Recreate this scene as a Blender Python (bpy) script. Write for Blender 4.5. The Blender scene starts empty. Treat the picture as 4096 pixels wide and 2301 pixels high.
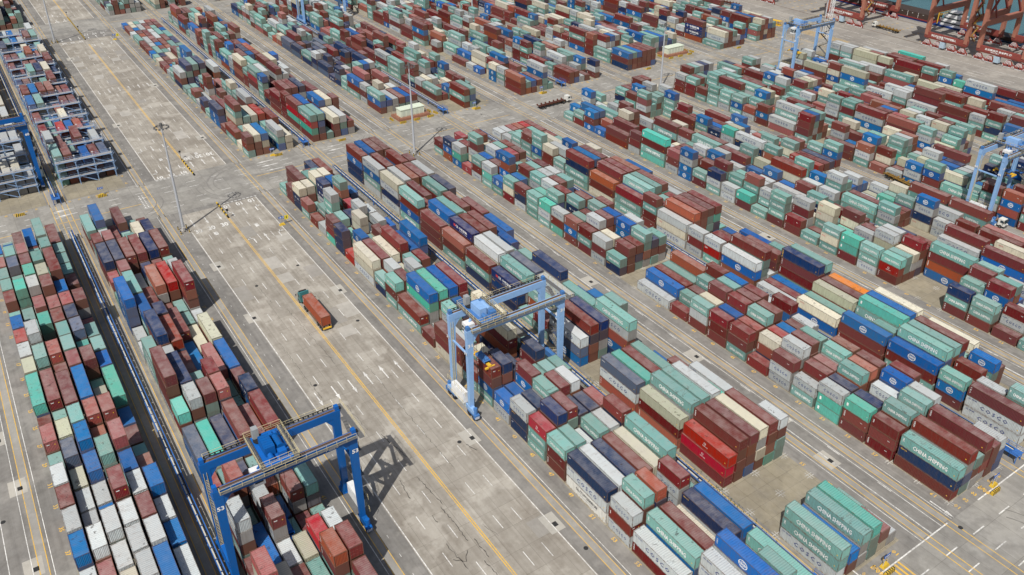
import bpy, bmesh, math, random
import numpy as np
from mathutils import Vector, Matrix
from mathutils.bvhtree import BVHTree
R = math.radians
rng = random.Random(7)
sc = bpy.context.scene
col = sc.collection

# ------------------------------------------------------------------ camera
cam_d = bpy.data.cameras.new('camera'); cam = bpy.data.objects.new('camera', cam_d); col.objects.link(cam)
CAMP = (51.494, -135.292, 122.842); YAW = 2.5387774; PIT = 0.5034464; ROL = 0.0035656; FPX = 3416.115; PCX = 2115.04; PCY = 925.67
F_ = Vector((math.cos(YAW)*math.cos(PIT), math.sin(YAW)*math.cos(PIT), -math.sin(PIT)))
R_ = Vector((math.sin(YAW), -math.cos(YAW), 0)); U_ = R_.cross(F_)
RX = math.cos(ROL)*R_ + math.sin(ROL)*U_; UX = -math.sin(ROL)*R_ + math.cos(ROL)*U_
m = Matrix.Identity(4)
for i in range(3):
    m[i][0] = RX[i]; m[i][1] = UX[i]; m[i][2] = -F_[i]; m[i][3] = CAMP[i]
cam.matrix_world = m
cam_d.sensor_width = 36; cam_d.lens = 36*FPX/4096
cam_d.shift_x = -(PCX-2048)/4096; cam_d.shift_y = -(1150.5-PCY)/4096
cam_d.clip_end = 6000; cam_d.clip_start = 1
sc.camera = cam

# ------------------------------------------------------------------ light
SUN_AZ = -52.0; SUN_EL = 52.5
w = bpy.data.worlds.new("World"); sc.world = w; w.use_nodes = True
nt = w.node_tree; bg = nt.nodes['Background']
sky = nt.nodes.new('ShaderNodeTexSky'); sky.sky_type = 'NISHITA'; sky.sun_disc = False
sky.sun_elevation = R(SUN_EL); sky.sun_rotation = R(90-SUN_AZ)
sky.air_density = 1.2; sky.dust_density = 3.5
nt.links.new(sky.outputs[0], bg.inputs[0]); bg.inputs[1].default_value = 0.076
sd = bpy.data.lights.new('sun', 'SUN'); sd.energy = 4.3; sd.angle = R(0.53); sd.color = (1, .965, .91)
sun = bpy.data.objects.new('sun', sd); col.objects.link(sun)
sdir = Vector((math.cos(R(SUN_EL))*math.cos(R(SUN_AZ)), math.cos(R(SUN_EL))*math.sin(R(SUN_AZ)), math.sin(R(SUN_EL))))
sun.rotation_euler = sdir.to_track_quat('Z', 'Y').to_euler(); sun.location = (0, 0, 200)
sc.view_settings.view_transform = 'Standard'; sc.view_settings.look = 'None'; sc.view_settings.exposure = 0

# ------------------------------------------------------------------ tagging
def tag(o, label=None, cat=None, group=None, kind=None):
    if label: o['label'] = label
    if cat: o['category'] = cat
    if group: o['group'] = group
    if kind: o['kind'] = kind
    return o
def empty(name, loc=(0, 0, 0), rz=0):
    o = bpy.data.objects.new(name, None); col.objects.link(o); o.location = loc; o.rotation_euler = (0, 0, rz)
    o.empty_display_size = .5
    return o
def srgb(r, g, b):
    f = lambda c: (c/255)/12.92 if c/255 <= .04045 else (((c/255)+.055)/1.055)**2.4
    return (f(r), f(g), f(b))

class MB:
    """collects simple solids into one mesh"""
    def __init__(s): s.v = []; s.f = []
    def hexa(s, p):
        n = len(s.v); s.v += [tuple(q) for q in p]
        for f in ((0, 3, 2, 1), (4, 5, 6, 7), (0, 1, 5, 4), (1, 2, 6, 5), (2, 3, 7, 6), (3, 0, 4, 7)):
            s.f.append(tuple(n+i for i in f))
        return s
    def box(s, x0, x1, y0, y1, z0, z1):
        return s.hexa([(x0, y0, z0), (x1, y0, z0), (x1, y1, z0), (x0, y1, z0), (x0, y0, z1), (x1, y0, z1), (x1, y1, z1), (x0, y1, z1)])
    def beam(s, a, b, w, h=None, up=(0, 0, 1), w2=None, h2=None):
        a = Vector(a); b = Vector(b); d = (b-a).normalized(); h = h or w; w2 = w2 or w; h2 = h2 or h
        u = Vector(up)
        if abs(d.dot(u)) > .98: u = Vector((1, 0, 0))
        x = d.cross(u).normalized(); y = x.cross(d).normalized()
        P = []
        for c, ww, hh in ((a, w, h), (b, w2, h2)):
            P += [c-x*ww/2-y*hh/2, c+x*ww/2-y*hh/2, c+x*ww/2+y*hh/2, c-x*ww/2+y*hh/2]
        return s.hexa(P)
    def tube(s, a, b, r, r2=None, n=10, cap=True):
        a = Vector(a); b = Vector(b); d = (b-a).normalized(); r2 = r if r2 is None else r2
        u = Vector((0, 0, 1)) if abs(d.z) < .95 else Vector((1, 0, 0))
        x = d.cross(u).normalized(); y = x.cross(d).normalized(); k = len(s.v)
        for c, rr in ((a, r), (b, r2)):
            for i in range(n):
                t = 2*math.pi*i/n; s.v.append(tuple(c+x*rr*math.cos(t)+y*rr*math.sin(t)))
        for i in range(n):
            j = (i+1) % n; s.f.append((k+i, k+j, k+n+j, k+n+i))
        if cap:
            s.f.append(tuple(k+i for i in range(n))[::-1]); s.f.append(tuple(k+n+i for i in range(n)))
        return s
    def quad(s, *p):
        n = len(s.v); s.v += [tuple(q) for q in p]; s.f.append(tuple(range(n, n+len(p)))); return s
    def rail(s, a, b, h=1.1, r=.05, step=2.0, mid=True):
        """handrail from a to b"""
        a = Vector(a); b = Vector(b); L = (b-a).length; n = max(1, int(L/step)); up = Vector((0, 0, h))
        s.beam(a+up, b+up, r)
        if mid: s.beam(a+up*.5, b+up*.5, r*.8)
        for i in range(n+1):
            p = a+(b-a)*i/n; s.beam(p, p+up, r)
        return s
    def mesh(s, name):
        me = bpy.data.meshes.new(name); me.from_pydata(s.v, [], s.f); me.update(); return me
    def build(s, name, mat, parent=None, fix=True):
        me = s.mesh(name)
        if fix:
            bm = bmesh.new(); bm.from_mesh(me); bmesh.ops.recalc_face_normals(bm, faces=bm.faces); bm.to_mesh(me); bm.free()
        me.materials.append(mat); o = bpy.data.objects.new(name, me); col.objects.link(o)
        if parent: o.parent = parent
        return o

# ------------------------------------------------------------------ materials
def newmat(name):
    mt = bpy.data.materials.new(name); mt.use_nodes = True; t = mt.node_tree
    return mt, t, t.nodes['Principled BSDF']
def N(t, ty, **kw):
    n = t.nodes.new(ty)
    for k, v in kw.items():
        if k.startswith('i_'):
            kk = k[2:]; n.inputs[int(kk) if kk.isdigit() else kk].default_value = v
        else: setattr(n, k, v)
    return n
def math_(t, op, a, b=None, c=None, clamp=False):
    n = t.nodes.new('ShaderNodeMath'); n.operation = op; n.use_clamp = clamp
    for i, x in enumerate((a, b, c)):
        if x is None: continue
        if isinstance(x, (int, float)): n.inputs[i].default_value = x
        else: t.links.new(x, n.inputs[i])
    return n.outputs[0]
def mix(t, f, a, b, blend='MIX'):
    n = t.nodes.new('ShaderNodeMix'); n.data_type = 'RGBA'; n.blend_type = blend
    for i, x in ((0, f), (6, a), (7, b)):
        if isinstance(x, (int, float)): n.inputs[i].default_value = x
        elif isinstance(x, tuple): n.inputs[i].default_value = (x+(1,))[:4]
        else: t.links.new(x, n.inputs[i])
    return n.outputs[2]
def ramp(t, x, lo, hi):
    n = t.nodes.new('ShaderNodeMapRange'); n.inputs[1].default_value = lo; n.inputs[2].default_value = hi
    t.links.new(x, n.inputs[0]); return n.outputs[0]
def noise(t, vec, scale, detail=3, rough=.55, sc3=None):
    if sc3:
        mp = N(t, 'ShaderNodeMapping'); mp.inputs['Scale'].default_value = sc3; t.links.new(vec, mp.inputs[0]); vec = mp.outputs[0]
    n = N(t, 'ShaderNodeTexNoise', i_Scale=scale, i_Detail=detail, i_Roughness=rough); t.links.new(vec, n.inputs['Vector'])
    return n.outputs['Fac']

def paint(name, c, rough=.5, dirt=.35, metal=0.0, sc_=1.2):
    """painted steel with stains and faded patches"""
    mt, t, b = newmat(name)
    g = N(t, 'ShaderNodeNewGeometry').outputs['Position']
    n1 = noise(t, g, sc_, 4); n2 = noise(t, g, sc_*3, 3, .6, (1, 1, .25))
    base = mix(t, math_(t, 'MULTIPLY', ramp(t, n1, .35, .75), dirt), c, tuple(x*.55+.02 for x in c))
    base = mix(t, math_(t, 'MULTIPLY', ramp(t, n2, .62, .8), dirt*.8), base, (.12, .075, .045))
    t.links.new(base, b.inputs['Base Color']); b.inputs['Roughness'].default_value = rough; b.inputs['Metallic'].default_value = metal
    b.inputs['Specular IOR Level'].default_value = .35
    return mt
def plain(name, c, rough=.6):
    mt, t, b = newmat(name); 
    g = N(t, 'ShaderNodeNewGeometry').outputs['Position']
    base = mix(t, ramp(t, noise(t, g, 2.5, 3), .3, .8), c, tuple(x*.8 for x in c))
    t.links.new(base, b.inputs['Base Color']); b.inputs['Roughness'].default_value = rough; b.inputs['Specular IOR Level'].default_value = .3
    return mt

def container_mat(name, stuff):
    mt, t, b = newmat(name)
    aux = N(t, 'ShaderNodeAttribute', attribute_name='aux'); sa = N(t, 'ShaderNodeSeparateXYZ'); t.links.new(aux.outputs['Vector'], sa.inputs[0])
    hl = sa.outputs[1]; decal = sa.outputs[2]
    lc = N(t, 'ShaderNodeAttribute', attribute_name='lc').outputs['Vector']
    geo = N(t, 'ShaderNodeNewGeometry')
    if stuff:
        colr = N(t, 'ShaderNodeAttribute', attribute_name='Col').outputs['Color']; rnd = sa.outputs[0]
    else:
        oi = N(t, 'ShaderNodeObjectInfo'); colr = oi.outputs['Color']; rnd = oi.outputs['Alpha']
    # texture space: local metres shifted by the per-container random
    sh = N(t, 'ShaderNodeVectorMath', operation='MULTIPLY_ADD'); cv = N(t, 'ShaderNodeCombineXYZ')
    for i, k in enumerate((137., 71., 43.)): t.links.new(math_(t, 'MULTIPLY', rnd, k), cv.inputs[i])
    add = N(t, 'ShaderNodeVectorMath', operation='ADD'); t.links.new(lc, add.inputs[0]); t.links.new(cv.outputs[0], add.inputs[1]); P = add.outputs[0]
    sn = N(t, 'ShaderNodeSeparateXYZ'); t.links.new(geo.outputs['Normal'], sn.inputs[0])
    roof = math_(t, 'GREATER_THAN', sn.outputs[2], .6); side = math_(t, 'SUBTRACT', 1, roof)
    sl = N(t, 'ShaderNodeSeparateXYZ'); t.links.new(lc, sl.inputs[0])
    # brightness variation per container
    hv = N(t, 'ShaderNodeHueSaturation'); t.links.new(colr, hv.inputs['Color'])
    t.links.new(math_(t, 'MULTIPLY_ADD', math_(t, 'FRACT', math_(t, 'MULTIPLY', rnd, 17.3)), .42, .80), hv.inputs['Value'])
    t.links.new(math_(t, 'MULTIPLY_ADD', math_(t, 'FRACT', math_(t, 'MULTIPLY', rnd, 5.7)), .26, .92), hv.inputs['Saturation'])
    t.links.new(math_(t, 'MULTIPLY_ADD', math_(t, 'FRACT', math_(t, 'MULTIPLY', rnd, 11.9)), .018, .486), hv.inputs['Hue'])
    c = hv.outputs['Color']
    # sun-bleached, dusty roofs with sky sheen painted in (blue paint keeps its colour)
    sr = N(t, 'ShaderNodeSeparateColor'); t.links.new(colr, sr.inputs[0]); keep = math_(t, 'SUBTRACT', 1, math_(t, 'MULTIPLY', math_(t, 'SUBTRACT', sr.outputs[2], sr.outputs[0]), 2.0, clamp=True), clamp=True)
    n1 = noise(t, P, .55, 4, .6); fr = math_(t, 'MULTIPLY_ADD', math_(t, 'FRACT', math_(t, 'MULTIPLY', rnd, 29.1)), .12, .04)
    c = mix(t, math_(t, 'MULTIPLY', math_(t, 'MULTIPLY', roof, keep), math_(t, 'ADD', fr, math_(t, 'MULTIPLY', ramp(t, n1, .35, .65), .26))), c, (.42, .385, .36))
    # wear amount: some containers clean, some rusty
    wear = math_(t, 'FRACT', math_(t, 'MULTIPLY', rnd, 7.9))
    # roof scratches across the width + pools of rust
    nr = noise(t, P, 1.1, 5, .65, (1.6, .28, 1)); ns = noise(t, P, .8, 5, .7)
    rr = math_(t, 'MULTIPLY', ramp(t, nr, .52, .74), ramp(t, ns, .42, .60))
    c = mix(t, math_(t, 'MULTIPLY', math_(t, 'MULTIPLY', roof, rr), math_(t, 'MULTIPLY_ADD', wear, .65, .05)), c, (.17, .105, .07))
    nd = noise(t, P, .9, 4, .7)
    c = mix(t, math_(t, 'MULTIPLY', math_(t, 'MULTIPLY', roof, ramp(t, nd, .60, .64)), math_(t, 'MULTIPLY', math_(t, 'FRACT', math_(t, 'MULTIPLY', rnd, 3.3)), .7)), c, (.05, .035, .03))
    # side streaks running down
    nv = noise(t, P, 1.6, 4, .6, (2.2, 2.2, .25))
    c = mix(t, math_(t, 'MULTIPLY', side, math_(t, 'MULTIPLY', ramp(t, nv, .42, .72), .6)), c, mix(t, .5, c, (.10, .075, .06)))
    low = math_(t, 'MULTIPLY', ramp(t, sl.outputs[2], -.5, -1.25), ramp(t, noise(t, P, 1.3, 3), .4, .62))
    c = mix(t, math_(t, 'MULTIPLY', math_(t, 'MULTIPLY', side, low), math_(t, 'MULTIPLY', wear, .5)), c, (.14, .09, .06))
    if stuff:
        # rails and posts along the edges
        ex = math_(t, 'GREATER_THAN', math_(t, 'ABSOLUTE', sl.outputs[0]), math_(t, 'SUBTRACT', hl, .15))
        ez = math_(t, 'GREATER_THAN', math_(t, 'ABSOLUTE', sl.outputs[2]), 1.17); ey = math_(t, 'GREATER_THAN', math_(t, 'ABSOLUTE', sl.outputs[1]), 1.13)
        e2 = math_(t, 'MAXIMUM', math_(t, 'MAXIMUM', math_(t, 'MULTIPLY', ez, side), math_(t, 'MULTIPLY', ey, roof)), ex)
        isd = math_(t, 'LESS_THAN', decal, .5)
        c = mix(t, math_(t, 'MULTIPLY', math_(t, 'MULTIPLY', e2, isd), .6), c, (.11, .07, .045))
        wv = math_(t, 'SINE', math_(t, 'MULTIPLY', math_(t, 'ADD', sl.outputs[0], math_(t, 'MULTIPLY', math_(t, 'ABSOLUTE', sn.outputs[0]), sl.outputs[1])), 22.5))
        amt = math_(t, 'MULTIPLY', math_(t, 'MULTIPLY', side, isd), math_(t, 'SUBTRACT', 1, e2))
        c = mix(t, math_(t, 'MULTIPLY', math_(t, 'MULTIPLY', ramp(t, wv, -.2, -.9), amt), .4), c, (0, 0, 0))  # groove shade of the side corrugation, darkened into the colour
        rv = math_(t, 'SINE', math_(t, 'MULTIPLY', sl.outputs[0], 14.9)); c = mix(t, math_(t, 'MULTIPLY', math_(t, 'MULTIPLY', ramp(t, rv, .2, -.9), math_(t, 'MULTIPLY', roof, isd)), .16), c, (0, 0, 0))  # shade between roof ribs, painted as dark stripes
        bm = N(t, 'ShaderNodeBump', i_Strength=.5, i_Distance=.03); t.links.new(math_(t, 'MULTIPLY', wv, amt), bm.inputs['Height']); t.links.new(bm.outputs[0], b.inputs['Normal'])
    t.links.new(c, b.inputs['Base Color']); b.inputs['Roughness'].default_value = .62; b.inputs['Specular IOR Level'].default_value = .25
    return mt

def ground_mat(name, c1, c2, slab=None, streak=.0, stain=.3, darkc=(.12, .11, .10), lane=None, patchy=.3):
    mt, t, b = newmat(name)
    P = N(t, 'ShaderNodeNewGeometry').outputs['Position']
    n1 = noise(t, P, .06, 5, .6); n2 = noise(t, P, .7, 5, .65); n3 = noise(t, P, 9, 2, .6)
    c = mix(t, ramp(t, n1, .35, .65), c1, c2)
    if slab:
        br = N(t, 'ShaderNodeTexBrick', offset=.0, i_Scale=1.0); t.links.new(P, br.inputs['Vector'])
        br.inputs['Brick Width'].default_value = slab[0]; br.inputs['Row Height'].default_value = slab[1]
        br.inputs['Mortar Size'].default_value = .045; br.inputs['Mortar Smooth'].default_value = .3; br.inputs['Bias'].default_value = slab[2]
        br.inputs['Color1'].default_value = (1.06, 1.055, 1.04, 1); br.inputs['Color2'].default_value = (.87, .86, .84, 1); br.inputs['Mortar'].default_value = (.60, .58, .55, 1)
        c = mix(t, 1.0, c, br.outputs['Color'], 'MULTIPLY')
    if streak:
        ns = noise(t, P, .5, 5, .6, (.05, 1.6, 1))
        c = mix(t, math_(t, 'MULTIPLY', ramp(t, ns, .45, .75), streak), c, darkc)
        nb = noise(t, P, 1.0, 4, .6, (.02, .7, 1))
        c = mix(t, math_(t, 'MULTIPLY', ramp(t, nb, .5, .8), streak*.6), c, tuple(min(1, x*1.25) for x in c1))
    if lane:
        sp = N(t, 'ShaderNodeSeparateXYZ'); t.links.new(P, sp.inputs[0]); yy = math_(t, 'FRACT', math_(t, 'DIVIDE', math_(t, 'SUBTRACT', sp.outputs[1], lane[0]), lane[1]))
        wd = math_(t, 'ABSOLUTE', math_(t, 'SUBTRACT', math_(t, 'ABSOLUTE', math_(t, 'SUBTRACT', yy, .5)), .24))
        wp = math_(t, 'MULTIPLY', ramp(t, wd, .13, .02), ramp(t, noise(t, P, .3, 4, .6, (.12, 1, 1)), .35, .7))
        c = mix(t, math_(t, 'MULTIPLY', wp, lane[2]), c, darkc)
    nst = noise(t, P, .22, 5, .7)
    c = mix(t, math_(t, 'MULTIPLY', ramp(t, nst, .48, .74), stain), c, darkc)
    np_ = noise(t, P, .13, 4, .6)
    c = mix(t, math_(t, 'MULTIPLY', ramp(t, np_, .54, .62), patchy), c, tuple(min(1, x*1.3) for x in c1))
    c = mix(t, ramp(t, n2, .2, .9), mix(t, .12, c, (.02, .02, .02)), mix(t, .08, c, (1, 1, 1)))
    c = mix(t, math_(t, 'MULTIPLY', ramp(t, n3, .3, .8), .16), c, (.05, .05, .05))
    t.links.new(c, b.inputs['Base Color']); b.inputs['Roughness'].default_value = .9; b.inputs['Specular IOR Level'].default_value = .15
    return mt
def line_mat(name, c, worn=.5):
    mt, t, b = newmat(name)
    P = N(t, 'ShaderNodeNewGeometry').outputs['Position']
    n = noise(t, P, 1.4, 5, .7); n2 = noise(t, P, .12, 3)
    f = math_(t, 'MULTIPLY', ramp(t, math_(t, 'ADD', n, math_(t, 'MULTIPLY', n2, .4)), .62, .85), worn)
    cc = mix(t, f, c, (.26, .25, .23)); t.links.new(cc, b.inputs['Base Color']); b.inputs['Roughness'].default_value = .8
    return mt
# ================================================================== ground sheets
GM = ground_mat('asphalt', (.26, .245, .22), (.19, .179, .162), None, .5, .5, (.085, .078, .07), None, .4)
RM = ground_mat('road_concrete', (.45, .42, .365), (.29, .262, .22), (5.2, 3.92, .1), .42, .55, (.17, .14, .105), (-92.1, 3.93, .4), .36)
XM = ground_mat('cross_concrete', (.35, .335, .30), (.25, .24, .22), (7.5, 5.6, 0.), .22, .42, (.11, .10, .09))
PM = ground_mat('pad_concrete', (.33, .29, .205), (.26, .23, .165), (3.2, 2.8, .2), .05, .35)
SM = ground_mat('beam_concrete', (.36, .34, .30), (.28, .265, .24), None, .3, .2)
QM = ground_mat('quay_concrete', (.36, .335, .295), (.27, .25, .225), (12, 9, .0), .25, .35)
WL = line_mat('white_line', (.74, .73, .69), .8); YL = line_mat('yellow_line', (.72, .43, .05), .55)
DK = plain('dark_iron', (.035, .035, .035), .7)
FACE = dict(A=-141.9, B=-118.4, C=-60.2, D=-36.0, E=-2.9, F=22.3, G=55.15, H=80.6, I=113.5, J=138.4, K=172.0, L=197.0)
TRACK = {}
for a, b_ in ('AB', 'CD', 'EF', 'GH', 'IJ', 'KL'):
    TRACK[a] = (FACE[a]-4.95, FACE[a]+18.55); e = FACE[b_]+16.8; TRACK[b_] = (e-18.55, e+4.95)
def sheet(name, rects, mat, z, kind='structure'):
    mb = MB()
    for x0, x1, y0, y1 in rects: mb.quad((x0, y0, z), (x1, y0, z), (x1, y1, z), (x0, y1, z))
    o = mb.build(name, mat, fix=False); o['kind'] = kind; return o
TIERS = [(-202.6, 0.4), (-434.0, -231.2), (-665, -462.5)]
sheet('ground', [(-2500, 400, -1500, 297.5)], GM, 0)
wm, t, b = newmat('water')
P = N(t, 'ShaderNodeNewGeometry').outputs['Position']
c = mix(t, ramp(t, noise(t, P, .03, 4), .3, .7), (.045, .12, .14), (.065, .15, .165)); t.links.new(c, b.inputs['Base Color'])
bmp = N(t, 'ShaderNodeBump', i_Strength=.5, i_Distance=.25); t.links.new(noise(t, P, .5, 5, .6, (1, .5, 1)), bmp.inputs['Height']); t.links.new(bmp.outputs[0], b.inputs['Normal'])
b.inputs['Roughness'].default_value = .25
sheet('water', [(-2500, 400, 297.5, 2500)], wm, -3.2)
q = MB().box(-2500, 400, 297.45, 298.3, -3.6, .25); o = q.build('quay_wall', SM); o['kind'] = 'structure'
sheet('quay_apron', [(-2500, 400, 236, 297.2)], QM, .004)
sheet('main_road', [(-200.5, 60, -92.2, -68.3), (-421, -231, -92.2, -68.3), (-900, -462, -92.2, -68.3)], RM, .004)
sheet('cross_road', [(-231.0, -203.0, -400, 236), (-462, -434.5, -400, 236), (3.0, 33, -400, 236)], XM, .008)
pads = []
for bk in FACE:
    for x0, x1 in TIERS: pads.append((x0, x1, FACE[bk]-.3, FACE[bk]+17.2))
sheet('container_pads', pads, PM, .004)
beams = []
for bk, (t0, t1) in TRACK.items():
    for x0, x1 in TIERS:
        for tv in (t0, t1): beams.append((x0-1, x1+2.2, tv-.65, tv+.65))
sheet('crane_runway', beams, SM, .012)
# patches of newer concrete
pr = []
for q in rng.sample([(a, b_) for a in range(-415, 20, 11) for b_ in range(6)], 34):
    x = q[0]+rng.uniform(0, 2)
    if -243 < x < -198: continue
    v0 = [-92.1, -88.2, -84.2, -80.0, -76.3, -72.3][q[1]]; pr.append((x, x+rng.uniform(4, 8.5), v0+.05, v0+3.75))
sheet('road_patch_light', pr[::2], ground_mat('patch_light', (.46, .43, .38), (.40, .375, .33), None, .1, .2), .012)
sheet('road_patch_dark', pr[1::2], ground_mat('patch_dark', (.33, .305, .27), (.29, .27, .235), None, .1, .2), .012)
DR = ground_mat('drain_slab', (.47, .44, .38), (.42, .4, .35), None, .1, .2)
drains = [(-164, -91.6), (-134.1, -91.8), (-66.1, -69.0), (-103, -148.1), (-80.5, -148.3), (-134, -68.7), (-38, -68.2), (-120, -150), (-60, -11.0), (-100, -11.2), (-20, -13), (-34, -10.8), (-290, -91.8), (-330, -68.7), (-390, -91.8), (-260, -68.7), (-150, 48), (-90, 47.5)]
sheet('drain_slabs', [(x-2.4, x+2.2, y-1.6, y+1.5) for x, y in drains], DR, .016)
sheet('drain_grates', [(x-.1, x+1.0, y-.15, y+.75) for x, y in drains], DK, .024)
mb = MB()
for x, y in [(-66.1, -71.5), (-27.2, -60.9+2), (-30, -66.6), (-118, -70.5), (-152, -73), (-100, -89), (-148, -86), (5, -7), (-205, 5), (-222, 30), (-212, -20), (-95, -151.5)]:
    k = len(mb.v); n = 14
    for i in range(n): mb.v.append((x+.45*math.cos(2*math.pi*i/n), y+.45*math.sin(2*math.pi*i/n), .028))
    mb.f.append(tuple(range(k, k+n)))
mb.build('manhole_covers', DK, fix=False)['kind'] = 'structure'

wl, yl = [], []
def L(lst, x0, x1, v, w=.16): lst.append((x0, x1, v-w/2, v+w/2))
def dashes(lst, x0, x1, v, ln=3.6, per=10.0, w=.15, ph=0):
    x = x0+ph
    while x+ln < x1: lst.append((x, x+ln, v-w/2, v+w/2)); x += per
def vdashes(lst, y0, y1, u, ln=3, per=8, w=.2):
    y = y0
    while y+ln < y1: lst.append((u-w/2, u+w/2, y, y+ln)); y += per
for x0, x1 in ((-200.5, 60), (-420, -231), (-900, -462)):
    L(wl, x0+(13 if x0 == -200.5 else 10), x1, -91.95, .2); L(wl, x0, x1, -68.5, .17)
    L(yl, x0+9, x1, -80.38, .2); L(yl, x0+9, x1, -79.98, .2)
    for v, ph in ((-88.2, 3), (-84.3, 8), (-76.3, .8), (-72.4, 1)): dashes(wl, x0+14, x1-4, v, ph=ph)
for bk, (t0, t1) in TRACK.items():
    first = bk in 'ACEGIK'; s = -1 if first else 1; tv = t0 if first else t1; t2 = t1 if first else t0
    for x0, x1 in TIERS:
        for dv in (-.72, .72):
            L(yl, x0-2, x1+2.6, tv+dv, .14); L(yl, x0-2, x1+2.6, t2+dv, .14)
        L(wl, x0-1, x1+2.4, tv-s*1.45, .13)
        if bk not in 'BC': L(wl, x0-1, x1+2.4, tv+s*1.7, .13)
    for x0, x1 in ((-231, -202), (3, 33), (-462, -434)):
        for dv in (-.72, .72): L(yl, x0, x1, tv+dv, .17); L(yl, x0, x1, t2+dv, .17)
for a_, b_ in ('DE', 'FG', 'HI', 'JK'):
    c_ = (TRACK[a_][1]+TRACK[b_][0])/2
    for x0, x1 in TIERS: L(wl, x0-1, x1+2.4, c_-1.6, .18); dashes(wl, x0, x1, c_+1.2, 3, 12)
for x0, x1 in TIERS: L(wl, x0-1, x1+2.4, -151.95, .14); dashes(wl, x0, x1, -94.6, .8, 5, .08)
for u in (-211.4, -207.5, -219.6, -223.6): vdashes(wl, -300, 232, u)
for u in (-443, -452): vdashes(wl, -300, 232, u)
for u in (7.2, 11.4, 15.6, 24, 28): vdashes(wl, -100, 232, u, 3.4, 8.5, .22)
for y0 in (-62, -32, -2, 28, 58, 88, 118, 148, 178): wl.append((2.9, 3.15, y0+4, y0+24))
for y0, y1 in ((-300, -100), (-63, -44), (-36, -18), (-2, 14), (22, 39), (55, 72), (80, 97), (113, 131), (138, 156), (172, 190), (197, 214)):
    yl.append((-215.5, -215.25, y0, y1)); yl.append((-448.2, -448.0, y0, y1))
for v in (240.2, 236.8, 243.5): dashes(wl, -900, 200, v, 6, 14, .2)
L(wl, -900, 200, 252, .2)
for i in range(3): yl.append((3.2, 9.5, -25.4+i*1.0, -25.0+i*1.0))
for k in range(6): yl.append((-230, -204, 228.5+k*1.3, 228.9+k*1.3))
# stop lines of dashes
for x, y0, y1 in ((-201.2, -80, -68.6), (-230.3, -92, -80.4), (-231, -92, -80.4), (-416, -92, -80.4), (-432, -80, -68.6)):
    y = y0
    while y < y1: wl.append((x-.15, x+.15, y, y+.8)); y += 1.25
for k in range(8):
    wl.append((-212.6-k*1.3, -212.0-k*1.3, -99.6, -99.2)); wl.append((-212.6-k*1.3, -212.0-k*1.3, -98.7, -98.3))
sheet('white_markings', wl, WL, .020); sheet('yellow_markings', yl, YL, .024)

# ---------------- lettering helper: text -> flat triangles (cached)
_tc = {}
def text_geo(s, res=2, bold=.0, spacing=1.0):
    k = (s, res, bold, spacing)
    if k in _tc: return _tc[k]
    cu = bpy.data.curves.new('t', 'FONT'); cu.body = s; cu.resolution_u = res; cu.offset = bold; cu.align_x = 'CENTER'; cu.space_character = spacing
    ob = bpy.data.objects.new('t', cu); col.objects.link(ob)
    dg = bpy.context.evaluated_depsgraph_get(); dg.update(); me = bpy.data.meshes.new_from_object(ob.evaluated_get(dg))
    V = np.array([v.co[:2] for v in me.vertices], float).reshape(-1, 2); Fc = [tuple(p.vertices) for p in me.polygons]
    bpy.data.objects.remove(ob); bpy.data.curves.remove(cu); bpy.data.meshes.remove(me)
    V[:, 0] -= (V[:, 0].min()+V[:, 0].max())/2; V[:, 1] -= (V[:, 1].min()+V[:, 1].max())/2
    w0 = max(1e-6, np.ptp(V[:, 0])); h0 = max(1e-6, np.ptp(V[:, 1]))
    V[:, 0] /= w0; V[:, 1] /= h0
    _tc[k] = (V, Fc, w0/h0); return _tc[k]
def flat_text(mb, s, cx, cy, z, h, ang=0, width=None, bold=.03, res=2):
    V, Fc, asp = text_geo(s, res, bold); wd = width or h*asp; k = len(mb.v); ca, sa = math.cos(ang), math.sin(ang)
    for x, y in V: X, Y = x*wd, y*h; mb.v.append((cx+X*ca-Y*sa, cy+X*sa+Y*ca, z))
    for f in Fc: mb.f.append(tuple(k+i for i in f))
def arrow(mb, x, y, d=1, kind='s', z=.028, L_=5.4):
    """d=1 points to -u (away), d=-1 to +u"""
    p = lambda a, b_: (x-d*a, y-d*b_, z)
    if kind == 's':
        mb.quad(p(-L_/2, -.13), p(L_*.14, -.13), p(L_*.14, .13), p(-L_/2, .13)); mb.quad(p(L_*.14, -.42), p(L_/2, 0), p(L_*.14, .42))
    else:
        s_ = 1 if kind == 'r' else -1
        q = lambda a, b_: p(a, b_*s_)
        mb.quad(*[q(-2, -.16), q(1.0, -.16), q(1.0, .16), q(-2, .16)][::s_])
        mb.quad(*[q(.6, .10), q(1.0, -.16), q(1.9, -1.0), q(1.4, -1.1)][::1])
        mb.quad(q(2.3, -.55), q(1.0, -1.7), q(1.0, -.8))
am = MB()
for v in (-90.2, -86.2, -82.2): arrow(am, -332.9, v, -1); arrow(am, -95, v, -1); arrow(am, -193.3, v, -1); arrow(am, -425, v, -1)
for v in (-78.3, -74.4, -70.6): arrow(am, -332.9, v, 1); arrow(am, -95.9, v+.2, 1); arrow(am, -237.7, v, 1)
for x in (-192.8, -424): arrow(am, x, -78.1, 1, 'l'); arrow(am, x, -74.4, 1); arrow(am, x, -70.9, 1, 'r')
for x in (-172.9, -408): arrow(am, x, -78.1, 1, 'l'); arrow(am, x, -74.5, 1); arrow(am, x, -70.6, 1, 'r')
for x in (-237.5, -259.2, -466, -480): arrow(am, x, -90, -1, 'r'); arrow(am, x, -86.3, -1); arrow(am, x, -82.4, -1, 'l')
A90 = -math.pi/2
for v in (-78.3, -74.4, -70.6): flat_text(am, '30', -243.1, v, .028, 3.0, A90, 2.4); flat_text(am, '10', -198.6, v, .028, 2.6, A90, 1.9); flat_text(am, '10', -429, v, .028, 2.6, A90, 1.9)
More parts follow.
